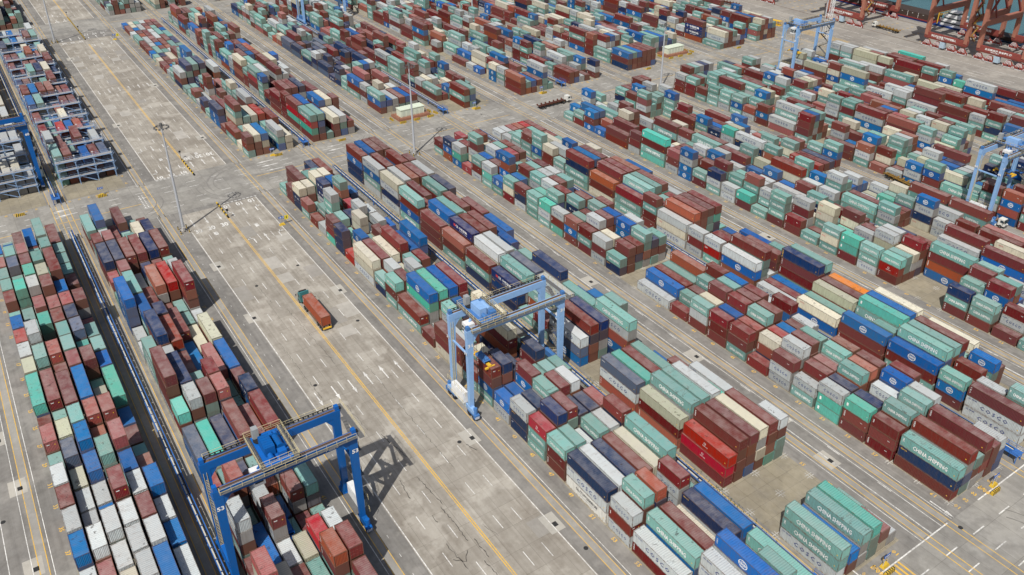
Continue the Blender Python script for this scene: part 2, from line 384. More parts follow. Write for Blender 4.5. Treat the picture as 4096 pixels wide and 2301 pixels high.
for v in (-90.1, -86.3, -82.4): flat_text(am, '30', -187.3, v, .028, 2.6, -A90, 2.1); flat_text(am, '10', -232.3, v, .028, 2.2, -A90, 1.9); flat_text(am, '30', -418.4, v, .028, 2.6, -A90, 2.1); flat_text(am, '10', -463.5, v, .028, 2.2, -A90, 1.9)
for x in (-247.5, -183): flat_text(am, '慢', x, -86.2, .028, 2.2, A90, 1.3); flat_text(am, '慢', x+1.5, -74.5, .028, 2.2, A90, 1.3)
flat_text(am, '慢', -30, -84, .028, 2.6, A90, 1.4); flat_text(am, '慢', -26, -87.5, .028, 2.6, A90, 1.4)
for x, y, d in ((-225.3, -28.8, 1), (-221.8, -29.8, 1), (-217.6, -54, 1), (-221.8, -54.2, 1), (-225.6, -54.7, 1), (-224.5, -119, 1), (-220.5, -118.5, 1)):
    am.quad((x-.25, y-d*2.6, .028), (x+.25, y-d*2.6, .028), (x+.12, y+d*1, .028), (x-.12, y+d*1, .028)); am.quad((x-.5, y-d*2.6, .028), (x, y-d*5, .028), (x+.5, y-d*2.6, .028))
for y in (-1.5, -27, 31, 57, 110): arrow(am, 0.5, y-4.3, -1, 's', L_=5)
am.build('road_arrows_and_numbers', WL, fix=False)['kind'] = 'structure'
ym = MB()
for bk in FACE:
    first = bk in 'ACEGIK'
    for ti, (x0, x1) in enumerate(TIERS[:2]):
        vv = FACE[bk]-1.0 if first else FACE[bk]+17.9
        for j in range(31):
            n_ = 61-2*j
            if rng.random() < .12: continue
            flat_text(ym, '%02d' % n_, x1-3-6.5*j, vv, .03, .85, 0, 1.15, .02, 1)
        for r_ in range(6): flat_text(ym, '%02d' % ((r_+1) if first else 6-r_), x1+1.3, FACE[bk]-.9+2.8*r_+1.0, .03, .85, 0, 1.1, .02, 1)
        nm = {'A': '13', 'B': '12', 'C': '10', 'D': '09', 'E': '08', 'F': '07', 'G': '06', 'H': '05', 'I': '04', 'J': '03', 'K': '02', 'L': '01'}[bk]
        flat_text(ym, ('D' if ti == 0 else 'C')+nm, x1+1.9, FACE[bk]+8.2, .03, 1.1, 0, 2.2, .03, 1)
for x in range(-330, -110, 9):
    for v in (266, 270, 274, 278, 282, 286): ym.quad((x, v-.1, .03), (x+1.6, v-.1, .03), (x+1.6, v+.1, .03), (x, v+.1, .03)); ym.quad((x+.7, v-.8, .034), (x+.9, v-.8, .034), (x+.9, v+.8, .034), (x+.7, v+.8, .034))
ym.build('bay_numbers', YL, fix=False)['kind'] = 'structure'
# white corner marks on empty slots
cm = MB()
def cmark(x, y):
    for dx in (-.28, .28): cm.quad((x+dx-.07, y-1, .03), (x+dx+.07, y-1, .03), (x+dx+.07, y+1, .03), (x+dx-.07, y+1, .03))
    for dy in (-.28, .28): cm.quad((x-1, y+dy-.07, .034), (x+1, y+dy-.07, .034), (x+1, y+dy+.07, .034), (x-1, y+dy+.07, .034))
for bk, js in (('D', (2, 3, 4, 10)), ('E', (0, 1, 2, 14, 15)), ('G', (6, 7, 8)), ('C', (0,)), ('F', (0,)), ('I', (0,))):
    for j in js:
        for r_ in range(0, 7, 3): cmark(.2-6.5*j, FACE[bk]+2.8*r_-.2)
cm.build('slot_corner_marks', line_mat('worn_white', (.5, .49, .45), 1.0), fix=False)['kind'] = 'structure'
# cracks sealed with tar
ck = MB()
def crack(pts, w0=.10):
    P_ = []
    for (a, b_) in zip(pts, pts[1:]):
        n = max(2, int(math.dist(a, b_)/.55))
        for i in range(n): t_ = i/n; P_.append((a[0]+(b_[0]-a[0])*t_+rng.uniform(-.13, .13), a[1]+(b_[1]-a[1])*t_+rng.uniform(-.17, .17)))
    P_.append(pts[-1])
    for a, b_ in zip(P_, P_[1:]):
        d = Vector((b_[0]-a[0], b_[1]-a[1])); 
        if d.length < 1e-4: continue
        n_ = Vector((-d.y, d.x)).normalized()*w0*rng.uniform(.25, .75); ck.quad((a[0]-n_.x, a[1]-n_.y, .032), (b_[0]-n_.x, b_[1]-n_.y, .032), (b_[0]+n_.x, b_[1]+n_.y, .032), (a[0]+n_.x, a[1]+n_.y, .032))
for pts in ([(-77.3, -83.9), (-68.3, -82.4)], [(-62.3, -83.3), (-53.2, -82.6)], [(-53, -83.2), (-43.2, -83.1)], [(-63.4, -86.5), (-58, -87)], [(-44.8, -86.8), (-38, -86.2)], [(-43, -82), (-38.1, -81.9)], [(-38, -83), (-33.9, -82.6), (-26, -82)],
            [(-41, -87.5), (-39.5, -85.6), (-41.5, -84.3)], [(-52, -85.6), (-50, -85.5)], [(-64.8, -70.8), (-62, -69.8)]): crack(pts, .12)
for pts in ([(-133.1, -83.3), (-124, -82.9), (-116.4, -82.6), (-104.8, -82.1)], [(-110, -84), (-107.5, -81.9)], [(-120, -90), (-95, -89.5)], [(-90, -86), (-80, -85.6)], [(-100, -76.4), (-60, -76.2)], [(-85, -74.9), (-84, -71)], [(-150, -86), (-138, -85.4)], [(-45, -79), (-41, -78)]): crack(pts, .06)
# curved tyre marks where trucks turn
tm = MB()
for _ in range(34):
    cx_ = rng.choice((-216, -216, 16, 14)); bv = rng.choice((-106, -66, -40, -14, -6, 18, 46, 76, 108)); rad = rng.uniform(9, 15); a0 = rng.uniform(0, 6.28); sw = rng.uniform(.7, 1.6); n = 12; wd = .13
    for off in (0, 2.0):
        for i in range(n):
            p = []
            for a, r_ in ((a0+sw*i/n, rad+off), (a0+sw*(i+1)/n, rad+off)): p += [(cx_+(r_-wd)*math.cos(a), bv+(r_-wd)*math.sin(a), .029), (cx_+(r_+wd)*math.cos(a), bv+(r_+wd)*math.sin(a), .029)]
            tm.quad(p[0], p[1], p[3], p[2])
tm.build('tyre_marks', ground_mat('tyre_mark', (.19, .178, .16), (.23, .215, .195), None, .1, .2), fix=False)['kind'] = 'structure'
ck.build('road_cracks', plain('tar', (.075, .068, .06), .7), fix=False)['kind'] = 'structure'
# ================================================================== containers
PITCH = 6.508; RP = 2.80; HZ = 2.587; HB = 2.56
COLS = dict(m=(108, 50, 46), r=(158, 46, 42), o=(146, 84, 66), t=(118, 161, 156), g=(92, 174, 160), b=(0, 90, 160), n=(16, 42, 86), w=(180, 186, 187), c=(204, 200, 180),
            s=(80, 92, 116), O=(236, 136, 48), G=(86, 186, 92), p=(146, 84, 80), k=(178, 180, 158), N=(30, 40, 84), K=(22, 44, 98), X=(222, 222, 216))
NAMES = dict(m='maroon', r='red', o='rust brown', t='grey green', g='mint green', b='bright blue', n='navy', w='pale grey', c='cream', s='slate blue', O='orange', G='grass green', p='faded maroon', k='beige', N='dark navy', K='navy', X='white')
ANN = {'A': ['11-3bbt 12-3w 13-3m 14-3w 15-2t 16-3pm 18+3gb 20-3k 21-3w 22-3r 23-3b 25-3mm 26-3t 27-3t 28-3p', '10-2p 11-3wm 13-2w 14-2k 15-3sb 16-3k 18+3mw 20-4tt 21-5ww 22-2m 24-2t 25-4gg 27-4ss 28-4t', '9-3c 10-3w 11-4wt 13-2wt 14-3bb 15-4bb 16-4t 17+4m 20-4p 21-1k 22-4gt 23-1p 24-3p 25-4ww 26-4g 27-4m 28-4p', '9-4w 10-4w 11-4wt 12-5m 13-2wm 14-4ttb 16-4pmb 17+4b 19-4p 20-4t 21-4t 22-4m 23-4p 24-5m 25-5k 26-1w 27-4t 30+2b', '8+4b 10-4w 11-4m 12-4w 13-4b 14-5p 15-2w 16-4pm 19-4mmt 21-4ss 22-4n 23-4p 24-4b 25-5mm 28-4tt 30+3tt', '8+3w 10-3b 11-3w 12-4bbt 15-2mb 17+3ggt 19-3b 20-3t 21-3t 23-4m 24-1m 25-3m 26-3t 27-3t 28-3t 29+3m'], 'B': ['7-5p 8-2m 9-5wwmt 12-1p 13+2s 15-3gm 16+5mmm 18+3t 21-1w 22+4bbbb 25-2p 26+3nm 28-3m 30+2t', '7-3c 8+2b 10-1t 11-4p 13+2g 15-4wm 16+4n 19+4nmo 23+3tmo 25-3p 26+3n 28-3p 30+3bg', '7-2m 8-2w 9-4mww 13+2n 15-4mt 16-3t 17+2m 19+3ob 21-3n 26+3mm 29+1m', '7-2t 8-2kt 11-2o 13+3m 15-4pn 16-4m 18+1b 20+2mb 23+3owm 25-2n 26+3mm 30+2mb', '7-4omt 8-3r 9-1m 10-3mw 13+2m 17+2p 21-1t 23+3rmm 26+3nn 28+2c', '6-3m 7-4mm 8-3w 9-1t 10-3ts 13+3m 15-3n 16-2m 17+2bb 19+2k 22+4momw 26+3mm 28+2n'], 'C': ['2+2wm 4-3wmw 5+3nwX 7-3tmm 8-3rtt 9-3wnn 11-4mm 13+3mmc 15-1m 16+2mt 18-3tmt 19-2tn 20+3ccw 22-1r 23-3nnn 24-3mmg 25-1w 27-2pt 28-3cnn', '2+3tb 4-4tm 5+3w 7-3t 8-4nm 9-3n 10-2bb 11-4n 16+4bgw 18-3m 19-3w 20+3mm 22-3b 23-2tt 24-3t 25-5wt 26-2tm 28-3c 29+3mmt', '0+5bww 2+3m 4-4on 5+3n 7-2w 8-4mt 9-4tw 10-4mb 11-3nrw 15-3t 16+4gm 18-4w 20+3cb 23-4cc 24-3n 26-1G 27-4nnw 28-4c', '2+2c 4-1b 5+3mm 7-3tn 8-3n 9-4m 10-3tw 12+5c 15-3b 16+4bt 19-3t 20+4mm 22-3m 24-4w 25-3r 26-5t 27-4b 28-4c', '2+3nwm 4-4mwwt 5+3cc 7-3w 8-3nn 9-4w 11-4nmt 12-1n 13-1w 16+4mr 19-3m 20+3b 23-3wm 24-3w 30+2nb', '0+3tc 2+3bb 5+4tt 7-4m 8-3p 10-3t 13-1m 14+3c 20+4bb 23-2b 27-2b 30+2m'], 'D': ['0+3ttw 4+3rrm 6+3km 8+3swo 11+3wsb 15+3Nnn 17+3mtn 19+3omt 21+3mmm 23+4tmbt 25+4cwnw 27+4wbtw 29+4mbnn', '0+2b 4+4mmm 6+4twm 8+3g 11+4mn 15+4t 17+4w 19+4Nm 21+4bw', '0+3tww 4+4m 6+4t 8+3m 11+4nn 13+4w 15+4s 17+4w 19+4m 21+4t 24+3m 26+3w 28+3m 30+3b', '0+3gtt 4+4cw 6+4w 10+5t 14+5n 19+4m 26+3o 30+3m', '18+3b 22+3m 24+3tm 26+3m 28+3mb 30+3mm', '6+3w 12+2n 19+3b 21+3m 24+3n 26+3w 28-3m'], 'E': ['0+3tn 2-3mmm 3-3gmm 4-3wgg 5-2wt 6-3mww 7-1m 8-3mmt 9-3mmm 10-3twm 11-1m 12+1w 15-2tn 16-3wmw 17-3mtm 18-3obm 19-3wmg 20-3gwt 21-3ttt 22-3mnw 23-3tcm 25-3wgt 26-3tmw 27-1r 28-3wgb 29-3nb', '0+4mwb 2-4tm 3-3n 4-3n 5-3m 6-4ww 7-3c 8-3rm 9-3b 10-3c 11-2tt 12+2bb 15-3mmm 16-3c 17-4w 18-3t 20-4t 21-3g 23-3b 24-5b 25-3m 26-3b 27-5tm 28-3m', '4-4t 5-3p 6-4m 7-3r 8-4t 9-4m 10-4mm 11-2m 12+2mm 15-3m 17-4m 19-4t 20-4m 21-4w 22-4t 23-4m 24-3t 25-4b 26-4w', '0+4mmr 2-4tt 3-3w 4-4o 5-4t 6-4t 7-3b 8-4m 9-4m 10-4t 11-3t 15-4tt 16-4b 17-4b 18-4t 19-4m 20-2t 21-4m 22-4w 23-4t 25-4r 26-4t 28-4mm 30-2r', '2-4wm 3-4b 4-4m 5-4o 9-4m 10-4b 11-4m 16-4w 17-2m 18-4m 19-2m 21-4t 22-4w 23-4m 24-1w 25-4m 26-4m', '3-4m 7-3w 8-4m 12+1b 15-3tmw 21-2m'], 'F': ['0+3mww 2-3tbm 3+3bm 5+3bm 7+2cb 11+3wb 13-3wrt 14-3wmw 15+3wcw 17-4mtm 18+3mtt 20+3om 22+4mnt 25-3cmm 26-4ttbt 27-3mt 28-2tw', '3+4tb 7+2t 9+1m 11+4mt 15+4o 18+4tb 20+4m 22+4bo', '0+2t 2-3m 3+4t 5+4gt 7+3k 9+1b 15+4m 18+4t 20+4m 22+4m 25-2mm', '3+4m 5+4b 7+3m 9+4nmm 14-1w 15+4m 18+4mg 20+4o 23-4c 25-3b', '2-3b 5+4c 7+3O 9+4t 15+4mg 30-1r', '3+3c 12+2b 20+3b'], 'G': ['3-1m 4-3ttm 5-3ntm 8-3trm 9-3ttw 10-3ggm 13-2mm 15-1t 16-2gm 17-2ww 19-2tm', '3-3mw 8-3t 13-4wm 14-3wtm 18-4mtwm 19-3m 20+3mmm', '4-4mb 9-4wkt 16-3ww 17-3tm', '4-4t 5-4mwm 8-4mmw 9-4w 13-4tnt 16-3w 17-1o 20+3t', '5-4t 6+4tmob 14-4m 15-3bt 16-4b 20+4tt 22-4m', '13-4w 15+5mc 18-5ttw'], 'H': ['5+3mb 7+2w 14-4wt 15-3bm 16-4ttmm 21-4gw 23-4b', '7+3mm 21-4k 24-3mw 25-4mtm', '16+3r 19-4t 21-4br', '16+3m 18-4t', '16+3n 18-4m', '6+2r 16-5tb 17-4t'], 'c': ['2+2mt 5+3nbb 8-2nm 10-2mt 13+3wm', '0+3cmm 3+5m 5+3m 13+4nt', '0+3bco 3+3tw 10-4mm 13+4tm', '3+3c 9-2m 13+4nt 16+4b', '0+3wtb 3+3rb 5+4wm 8-4ct', '0+2cc 2+3m 13+3w'], 'd': ['0+4trgm 2+4mrgm 5+3mmm 8-4bttt 9+4trmw 15+3tbo 18-4tttt 20-4tttt', '0+4tbnm 2+4b 5+4m 9+4w 11+4t', '5+4m', '0+3cmm 2+4bm 5+4nw 9+4m 11+4m 18+2m', '0+3wtb 2+4c 4+4m 11+4c 18+2m', '13+1m 18+2b']}
U0 = dict(A=.6, B=.35, C=0, D=-.5, E=0, F=-1.1, G=-.4, H=.1, I=-.3, J=-.3, K=-.3, L=-.3)
# far blocks are given by (block letter of the same face, tier)
FAR = dict(c=('C', 1), d=('D', 1))
grid = {}          # key -> list[6] of dict j -> (long, n, code)
def parse(s):
    d = {}
    for tk in s.split():
        i = 0
        while tk[i].isdigit(): i += 1
        d[int(tk[:i])] = (tk[i] == '+', int(tk[i+1]), tk[i+2:])
    return d
for k, rows in ANN.items(): grid[FAR.get(k, (k, 0))] = [parse(s) for s in rows]
MAN = {('E', 1): ['2+3tbm 5+3bmt', '2+2bc', '2+2ww', '2+2mt', '2+2bt', '2+2mw'], ('F', 1): ['0+0m 2+2tm', '2+1m', '0+3mtm', '0+3tbt', '', '2+2tt'],
       ('G', 1): ['0+3omm', '0+2to', '0+2bm', '0+2mc', '0+4wbtt', ''], ('H', 1): ['0+2mm', '0+2mb', '2+3ww', '', '2+3to', '2+2mm'],
       ('I', 1): ['0+3bmn', '0+3tmo', '0+3bmm', '0+3mmm', '0+3mmm', '0+3mmb'], ('J', 1): ['3+3bb', '2+3twt', '2+3bb', '2+3tww', '2+2bb', ''],
       ('K', 1): ['2+4mKKo 0+1t', '0+3cwm', '0+3mmm', '0+3twm', '2+4ono', '2+3tt']}
for k, rows in MAN.items(): grid[k] = [parse(s) for s in rows]
EMPTY = {('D', 0): {(r, j) for r in range(6) for j in (2, 3, 10)}, ('E', 0): {(r, 14) for r in range(6)} | {(0, 14), (1, 14)}, ('G', 0): {(r, j) for r in range(4) for j in (6, 7)},
         ('C', 0): {(0, 0), (0, 1)}, ('F', 0): {(3, 0), (3, 1), (3, 2), (4, 0), (4, 1), (5, 0), (5, 1)},
         ('F', 1): {(4, 0), (4, 1), (5, 0), (5, 1), (0, 0), (0, 1), (1, 0), (1, 1)}, ('c', 0): set()}
for bk in ('E', 'J'): EMPTY[(bk, 1)] = {(r, j) for r in range(6) for j in (0, 1)}
EMPTY[('c', 1)] = set(); EMPTY[('C', 1)] = {(3, 0), (3, 1), (3, 2)}; EMPTY[('K', 1)] = {(0, 0)}; EMPTY[('D', 1)] = set()
EMPTY[('J', 0)] = {(r, j) for r in range(6) for j in (12, 13)}; EMPTY[('K', 0)] = {(r, j) for r in range(6) for j in (29, 30)}
EMPTY[('L', 0)] = {(r, j) for r in range(6) for j in (5, 6, 29, 30)}; EMPTY[('I', 0)] = {(r, j) for r in range(6) for j in (19,)}
EMPTY[('H', 0)] = {(r, j) for r in range(3) for j in (9, 10, 26, 27)} 
PAL = {0: 'ttttttttttmmmmmmmmwwwwwwwbbbnccogpk', 1: 'ttttttmmmmmmwwwwbbnccop', 'n': 'nnnnnnsssstmmwwn', 'A': 'ttttmmmwwwbbpkgs'}
def fill(key):
    bk, tier = key; rows = grid.setdefault(key, [dict() for _ in range(6)]); rr = random.Random(sum(map(ord, bk))*31+tier*977)
    em = EMPTY.get(key, set()); ann = key in ANNK
    occ = [dict() for _ in range(6)]
    for r in range(6):
        for j, (lg, n, cd) in list(rows[r].items()):
            occ[r][j] = n
            if lg: occ[r][j+1] = n
    base = [[rr.random() for _ in range(40)] for _ in range(6)]
    for r in range(6):
        j = 0
        while j < 31:
            if j in occ[r] or (r, j) in em: j += 1; continue
            near = [occ[q][k] for q in (r-1, r, r+1) if 0 <= q < 6 for k in (j-1, j, j+1) if k in occ[q] and (q == r or k == j)]
            same = [occ[r][k] for k in (j-1, j+1) if k in occ[r]]
            free2 = (j+1 not in occ[r]) and (r, j+1) not in em and j+1 < 31
            pal = PAL[0] if tier == 0 else PAL[1]
            if key == ('E', 1) and 8 <= j <= 17: pal = PAL['n']
            if ann and same and (bk not in 'GH' or rr.random() < .4): n = max(1, min(same)-1)
            elif ann and near and bk not in 'GHF': n = max(1, min(near)-rr.choice((0, 1)))
            else:
                wv = math.sin(j*.55+r*.4+ord(bk))+math.sin(j*.23+ord(bk)*2)
                n = int(round((3.1 if bk in 'FGHIJKL' and tier == 0 else 2.7)+wv*.45+rr.uniform(-1.6, 1.4))); n = max(1, min(4 if tier == 0 else 4, n))
                if rr.random() < .05: n = 0
            if bk == 'A' and tier == 0: n = max(n, 2)
            p40 = {0: .12, 1: .35, 2: .4}[tier] if not (bk in 'KL' and tier == 0) else .5
            if ann: p40 = .3
            lg = free2 and rr.random() < p40
            if n > 0:
                top = rr.choice(pal); cd = ''.join(top if rr.random() < .25 else rr.choice(pal) for _ in range(n))
                if lg and rr.random() < .3: cd = cd.replace('t', 'm')
                rows[r][j] = (lg, n, cd); occ[r][j] = n
                if lg: occ[r][j+1] = n
            j += 2 if lg else 1
ANNK = {(k, 0) for k in 'ABCDEFGH'} | {('C', 1)}
KEYS = [(b_, 0) for b_ in FACE]+[(b_, 1) for b_ in FACE if b_ not in 'AB']+[(b_, 2) for b_ in 'ABCDEFGHIJ']
for k in KEYS: fill(k)
# --- list of containers: (key, r, j, long, level, n, code, u centre, v centre)
CON = []; cell = {}
for key in KEYS:
    bk, tier = key; u0 = (U0[bk] if tier == 0 else (-231.9 if bk == 'C' else -232.6 if bk == 'D' else -231.6) if tier == 1 else -462.8)
    for r in range(6):
        for j, (lg, n, cd) in sorted(grid[key][r].items()):
            cr = random.Random(ord(bk)*7919+tier*104729+r*1299709+j*15485863)
            u = u0-(5.83 if lg else 2.6)-PITCH*j; v = FACE[bk]+1.22+RP*r
            code = (cd+''.join(cr.choice('tmwbntmco') for _ in range(n)))[:n]
            for lv in range(n):      # lv 0 = bottom
                c_ = code[n-1-lv]
                CON.append([key, r, j, lg, lv, n, c_, u+cr.uniform(-.14, .14), v+cr.uniform(-.09, .09), cr.random()])
                for q in ((j, j+1) if lg else (j,)): cell[(key, r, q, lv)] = len(CON)-1
# far-left refrigerated blocks: containers standing between the rack towers
RACKU = [-242.3-14.35*k for k in range(13)]
rr = random.Random(5)
fixed = {0: ['tttg', 'mpmo', 'nm', 'bmb', 'mmn', 'sbm'], 1: ['wwmb', 'mmb', 'tb', 'mmbt', 'bm', 'wmm'], 2: ['mmb', 'tt', 'rwm', 'bmb', 'omm', 'bb'], 3: ['mtt', 'tb', 'bm', 'cmb', 'mm', 'm']}
for k, u in enumerate(RACKU):
    for r in range(6):
        n = rr.choice((2, 3, 3, 4)); code = fixed.get(k, None)
        code = code[r] if code else ''.join(rr.choice('mmmbbcwtotn') for _ in range(n)); n = len(code)
        for lv in range(n): CON.append([('B', 1), r, k, True, lv, n, code[n-1-lv], u-1.15-6.25, FACE['B']+1.22+RP*r, rr.random()]); cell[(('B', 1), r, k*10, lv)] = len(CON)-1
    for r in range(6):
        n = rr.choice((2, 3, 3, 3)); code = 'w'*n if rr.random() < .8 else 'cw'+'w'*(n-2)
        for lv in range(n): CON.append([('A', 1), r, k, True, lv, n, code[n-1-lv], u-1.15-6.25, FACE['A']+1.22+RP*r, rr.random()]); cell[(('A', 1), r, k*10, lv)] = len(CON)-1
HL = {True: 6.096, False: 3.029}
# --- what the photograph shows largest: rays from the camera through a grid
BV, BF, BI = [], [], []
for i, c_ in enumerate(CON):
    hl = HL[c_[3]]; x, y, z = c_[7], c_[8], c_[4]*HZ; n0 = len(BV)
    BV += [(x+sx*hl, y+sy*1.219, z+sz*HB) for sz in (0, 1) for sx, sy in ((-1, -1), (1, -1), (1, 1), (-1, 1))]
    for f in ((4, 5, 6, 7), (0, 1, 5, 4), (1, 2, 6, 5), (2, 3, 7, 6), (3, 0, 4, 7)): BF.append(tuple(n0+q for q in f)); BI.append(i)
tree = BVHTree.FromPolygons([Vector(v_) for v_ in BV], BF)
cnt = [0]*len(CON); CP = Vector(CAMP)
for py in range(4, 2301, 8):
    for px in range(4, 4096, 8):
        d = F_+RX*((px-PCX)/FPX)+UX*((PCY-py)/FPX)
        h = tree.ray_cast(CP, d)
        if h[2] is not None: cnt[BI[h[2]]] += 1
order = sorted(range(len(CON)), key=lambda i: -cnt[i])
PICK = set(order[:300])
print('containers', len(CON), 'visible', sum(1 for x in cnt if x), 'smallest picked', cnt[order[299]])

# --- lettering of a container side: list of (text, x, z, height, width, angle, colour)
WHT = (.82, .82, .80); NVY = srgb(24, 46, 118); YLW = (.75, .45, .03); RED_ = srgb(190, 30, 40)
def decals(c_, lg, rnd):
    k = HL[lg]; D = []
    if c_ == 't': D = [('CHINA SHIPPING', .25 if lg else .2, -.05, 1.0 if lg else .72, 7.3 if lg else 4.3, 0, WHT)]; D += [('2984', -k+.62, .3, .42, .9, 1, WHT)] if lg else [('284', -k+.45, .35, .3, .6, 1, WHT)]
    elif c_ == 'w':
        if rnd < .9: D = [('C O S C O', .2, 0, .95 if lg else .7, 6.0 if lg else 3.7, 0, NVY), ('山 中远', -k+1.5 if lg else -k+.9, .75, .42 if lg else .3, 1.9 if lg else 1.2, 0, NVY)]
    elif c_ == 'b':
        D = [('@globe', 0, 0, .85 if lg else .72, 0, 0, WHT), ('COSCO', -k+.5, .1, .3, 1.2, 1, WHT)]
    elif c_ == 'c' and rnd < .75: D = [('OOCL', -k+1.8 if lg else -k+1.1, .55, .42, 1.35, 0, RED_)]
    elif c_ == 'n': D = [('SEACO', -k+1.1, .75, .32, 1.4, 0, YLW)] if rnd < .5 else [('FLORENS', -k+.5, 0, .4, 2.0, 1, YLW)] if lg and rnd < .7 else [('船 ~ 运', .1, -.1, .6, 3.2, 0, WHT)] if not lg and rnd > .75 else [('tex', -k+.8, .7, .25, .6, 0, WHT)]
    elif c_ == 'N': D = [('@redblock', -3.4, .15, .75, 0, 0, RED_), ('CR', -2.1, .15, .8, 1.5, 0, WHT), ('中铁联集', 1.2, .15, .85, 4.2, 0, WHT), ('CHINA RAILWAY CONTAINER', 1.2, -.6, .2, 4.2, 0, WHT)]
    elif c_ == 'K': D = [('@ring', -4.2, .25, .5, 0, 0, WHT), ('中国铁路', .6, .3, .9, 6.6, 0, WHT), ('CHINA RAILWAY', 0, -.65, .34, 4.6, 0, WHT)]
    elif c_ == 'X': D = [('信风海运物流', .2, .25, .8, 6.5, 0, (.06, .06, .07)), ('TRADEWIND SHIPPING', .6, -.5, .26, 5.0, 0, (.4, .4, .42))]
    elif c_ in 'mpo':
        q = rnd*5 % 1
        s_ = 'U E S' if q < .25 else 'seaco' if c_ == 'o' or q < .4 else 'tex' if q < .6 else 'GESEA' if q < .75 else ''
        if s_: D = [(s_, -k+.5, .25, .3, .85 if len(s_) < 5 else 1.5, 1, WHT)]
        if q > .55 and not lg: D.append(('tex', k*.5, .3, .2, .55, 0, WHT))
    elif c_ in 'r': D = [('CAI', -k+1.0, .6, .45, 1.0, 0, WHT)] if rnd < .5 else [('@ring', -.1, .3, .28, 0, 0, WHT), ('TRITON', 0, -.3, .26, 1.4, 0, WHT)]
    elif c_ in 'gG': D = [('@block', -k+.85, .1, .8, .42, 0, WHT)]
    elif c_ == 's' and rnd < .5: D = [('triton', -k+1, .6, .3, 1.1, 0, WHT)]
    if lg: D.append(('@sticker', k-.75, -.35, .22, .22, 0, YLW))
    elif rnd > .6: D.append(('@sticker', k-.5, -.1, .2, .1, 0, WHT))
    return D
_dg = {}
def decal_geo(c_, lg, rnd):
    """vertices (x,z), faces, colour per vertex"""
    ks = []
    D = decals(c_, lg, rnd); key = repr(D)
    if key in _dg: return _dg[key]
    V, Fc, Cc = [], [], []
    def add(vs, fs, cl):
        k = len(V); V.extend(vs); Fc.extend([tuple(k+i for i in f) for f in fs]); Cc.extend([cl]*len(vs))
    def ringf(cx, cz, r1, r2, cl, ex=1.0, ang=0, n=14):
        vs = []
        for i in range(n):
            t_ = 2*math.pi*i/n
            for rad in (r1, r2):
                x, z = rad*math.cos(t_)*ex, rad*math.sin(t_); vs.append((cx+x*math.cos(ang)-z*math.sin(ang), cz+x*math.sin(ang)+z*math.cos(ang)))
        add(vs, [(2*i, 2*i+1, (2*i+3) % (2*n), (2*i+2) % (2*n)) for i in range(n)], cl)
    for s_, x, z, h, wd, ang, cl in D:
        if s_ == '@globe':
            ringf(x, z, h*.86, h, cl, 1.12); ringf(x, z, h*.78, h*.9, cl, .42, .25); ringf(x, z, h*.78, h*.9, cl, .42, -.5)
            V2, F2, a_ = text_geo('COSCO', 1, .06); add([(x+q[0]*h*1.9, z+q[1]*h*.52) for q in V2], F2, cl)
        elif s_ == '@ring': ringf(x, z, h*.7, h, cl)
        elif s_ == '@redblock': add([(x-h*.7, z-h*.5), (x+h*.7, z-h*.5), (x+h*.7, z+h*.5), (x-h*.7, z+h*.5)], [(0, 1, 2, 3)], cl)
        elif s_ in ('@block', '@sticker'): add([(x-wd/2, z-h/2), (x+wd/2, z-h/2), (x+wd/2, z+h/2), (x-wd/2, z+h/2)], [(0, 1, 2, 3)], cl)
        else:
            V2, F2, a_ = text_geo(s_, 1, .022)
            if ang: add([(x-q[1]*h, z+q[0]*wd) for q in V2], F2, cl)
            else: add([(x+q[0]*wd, z+q[1]*h) for q in V2], F2, cl)
    _dg[key] = (V, Fc, Cc, key); return _dg[key]

# --- meshes of the detailed containers
def attr_mesh(me, hl, dec=0.0):
    n = len(me.vertices); co = np.empty(n*3, np.float32); me.vertices.foreach_get('co', co); co = co.reshape(-1, 3).copy(); co[:, 2] -= HB/2
    a = me.attributes.new('lc', 'FLOAT_VECTOR', 'POINT'); a.data.foreach_set('vector', co.ravel())
    b_ = np.zeros((n, 3), np.float32); b_[:, 1] = hl; b_[:, 2] = dec
    a = me.attributes.new('aux', 'FLOAT_VECTOR', 'POINT'); a.data.foreach_set('vector', b_.ravel())
CMAT = container_mat('container_paint', False); SMAT = container_mat('container_paint_far', True)
def frame_mat():
    mt, t, b = newmat('container_frame'); oi = N(t, 'ShaderNodeObjectInfo'); P = N(t, 'ShaderNodeTexCoord').outputs['Object']
    c = mix(t, .3, oi.outputs['Color'], (.06, .045, .035)); f = ramp(t, noise(t, P, 2.2, 4, .7), .4, .58)
    c = mix(t, math_(t, 'MULTIPLY', f, .75), c, (.13, .075, .04)); t.links.new(c, b.inputs['Base Color']); b.inputs['Roughness'].default_value = .7; return mt
FMAT = frame_mat()
steel = plain('galvanised_bar', (.34, .34, .33), .5)
def corr(x0, x1, per, dep):
    P_ = []; n = max(1, round((x1-x0)/per)); p = (x1-x0)/n
    for i in range(n):
        a = x0+i*p; P_ += [(a, 0), (a+p*.26, 0), (a+p*.5, dep), (a+p*.76, dep)]
    P_.append((x1, 0)); return P_
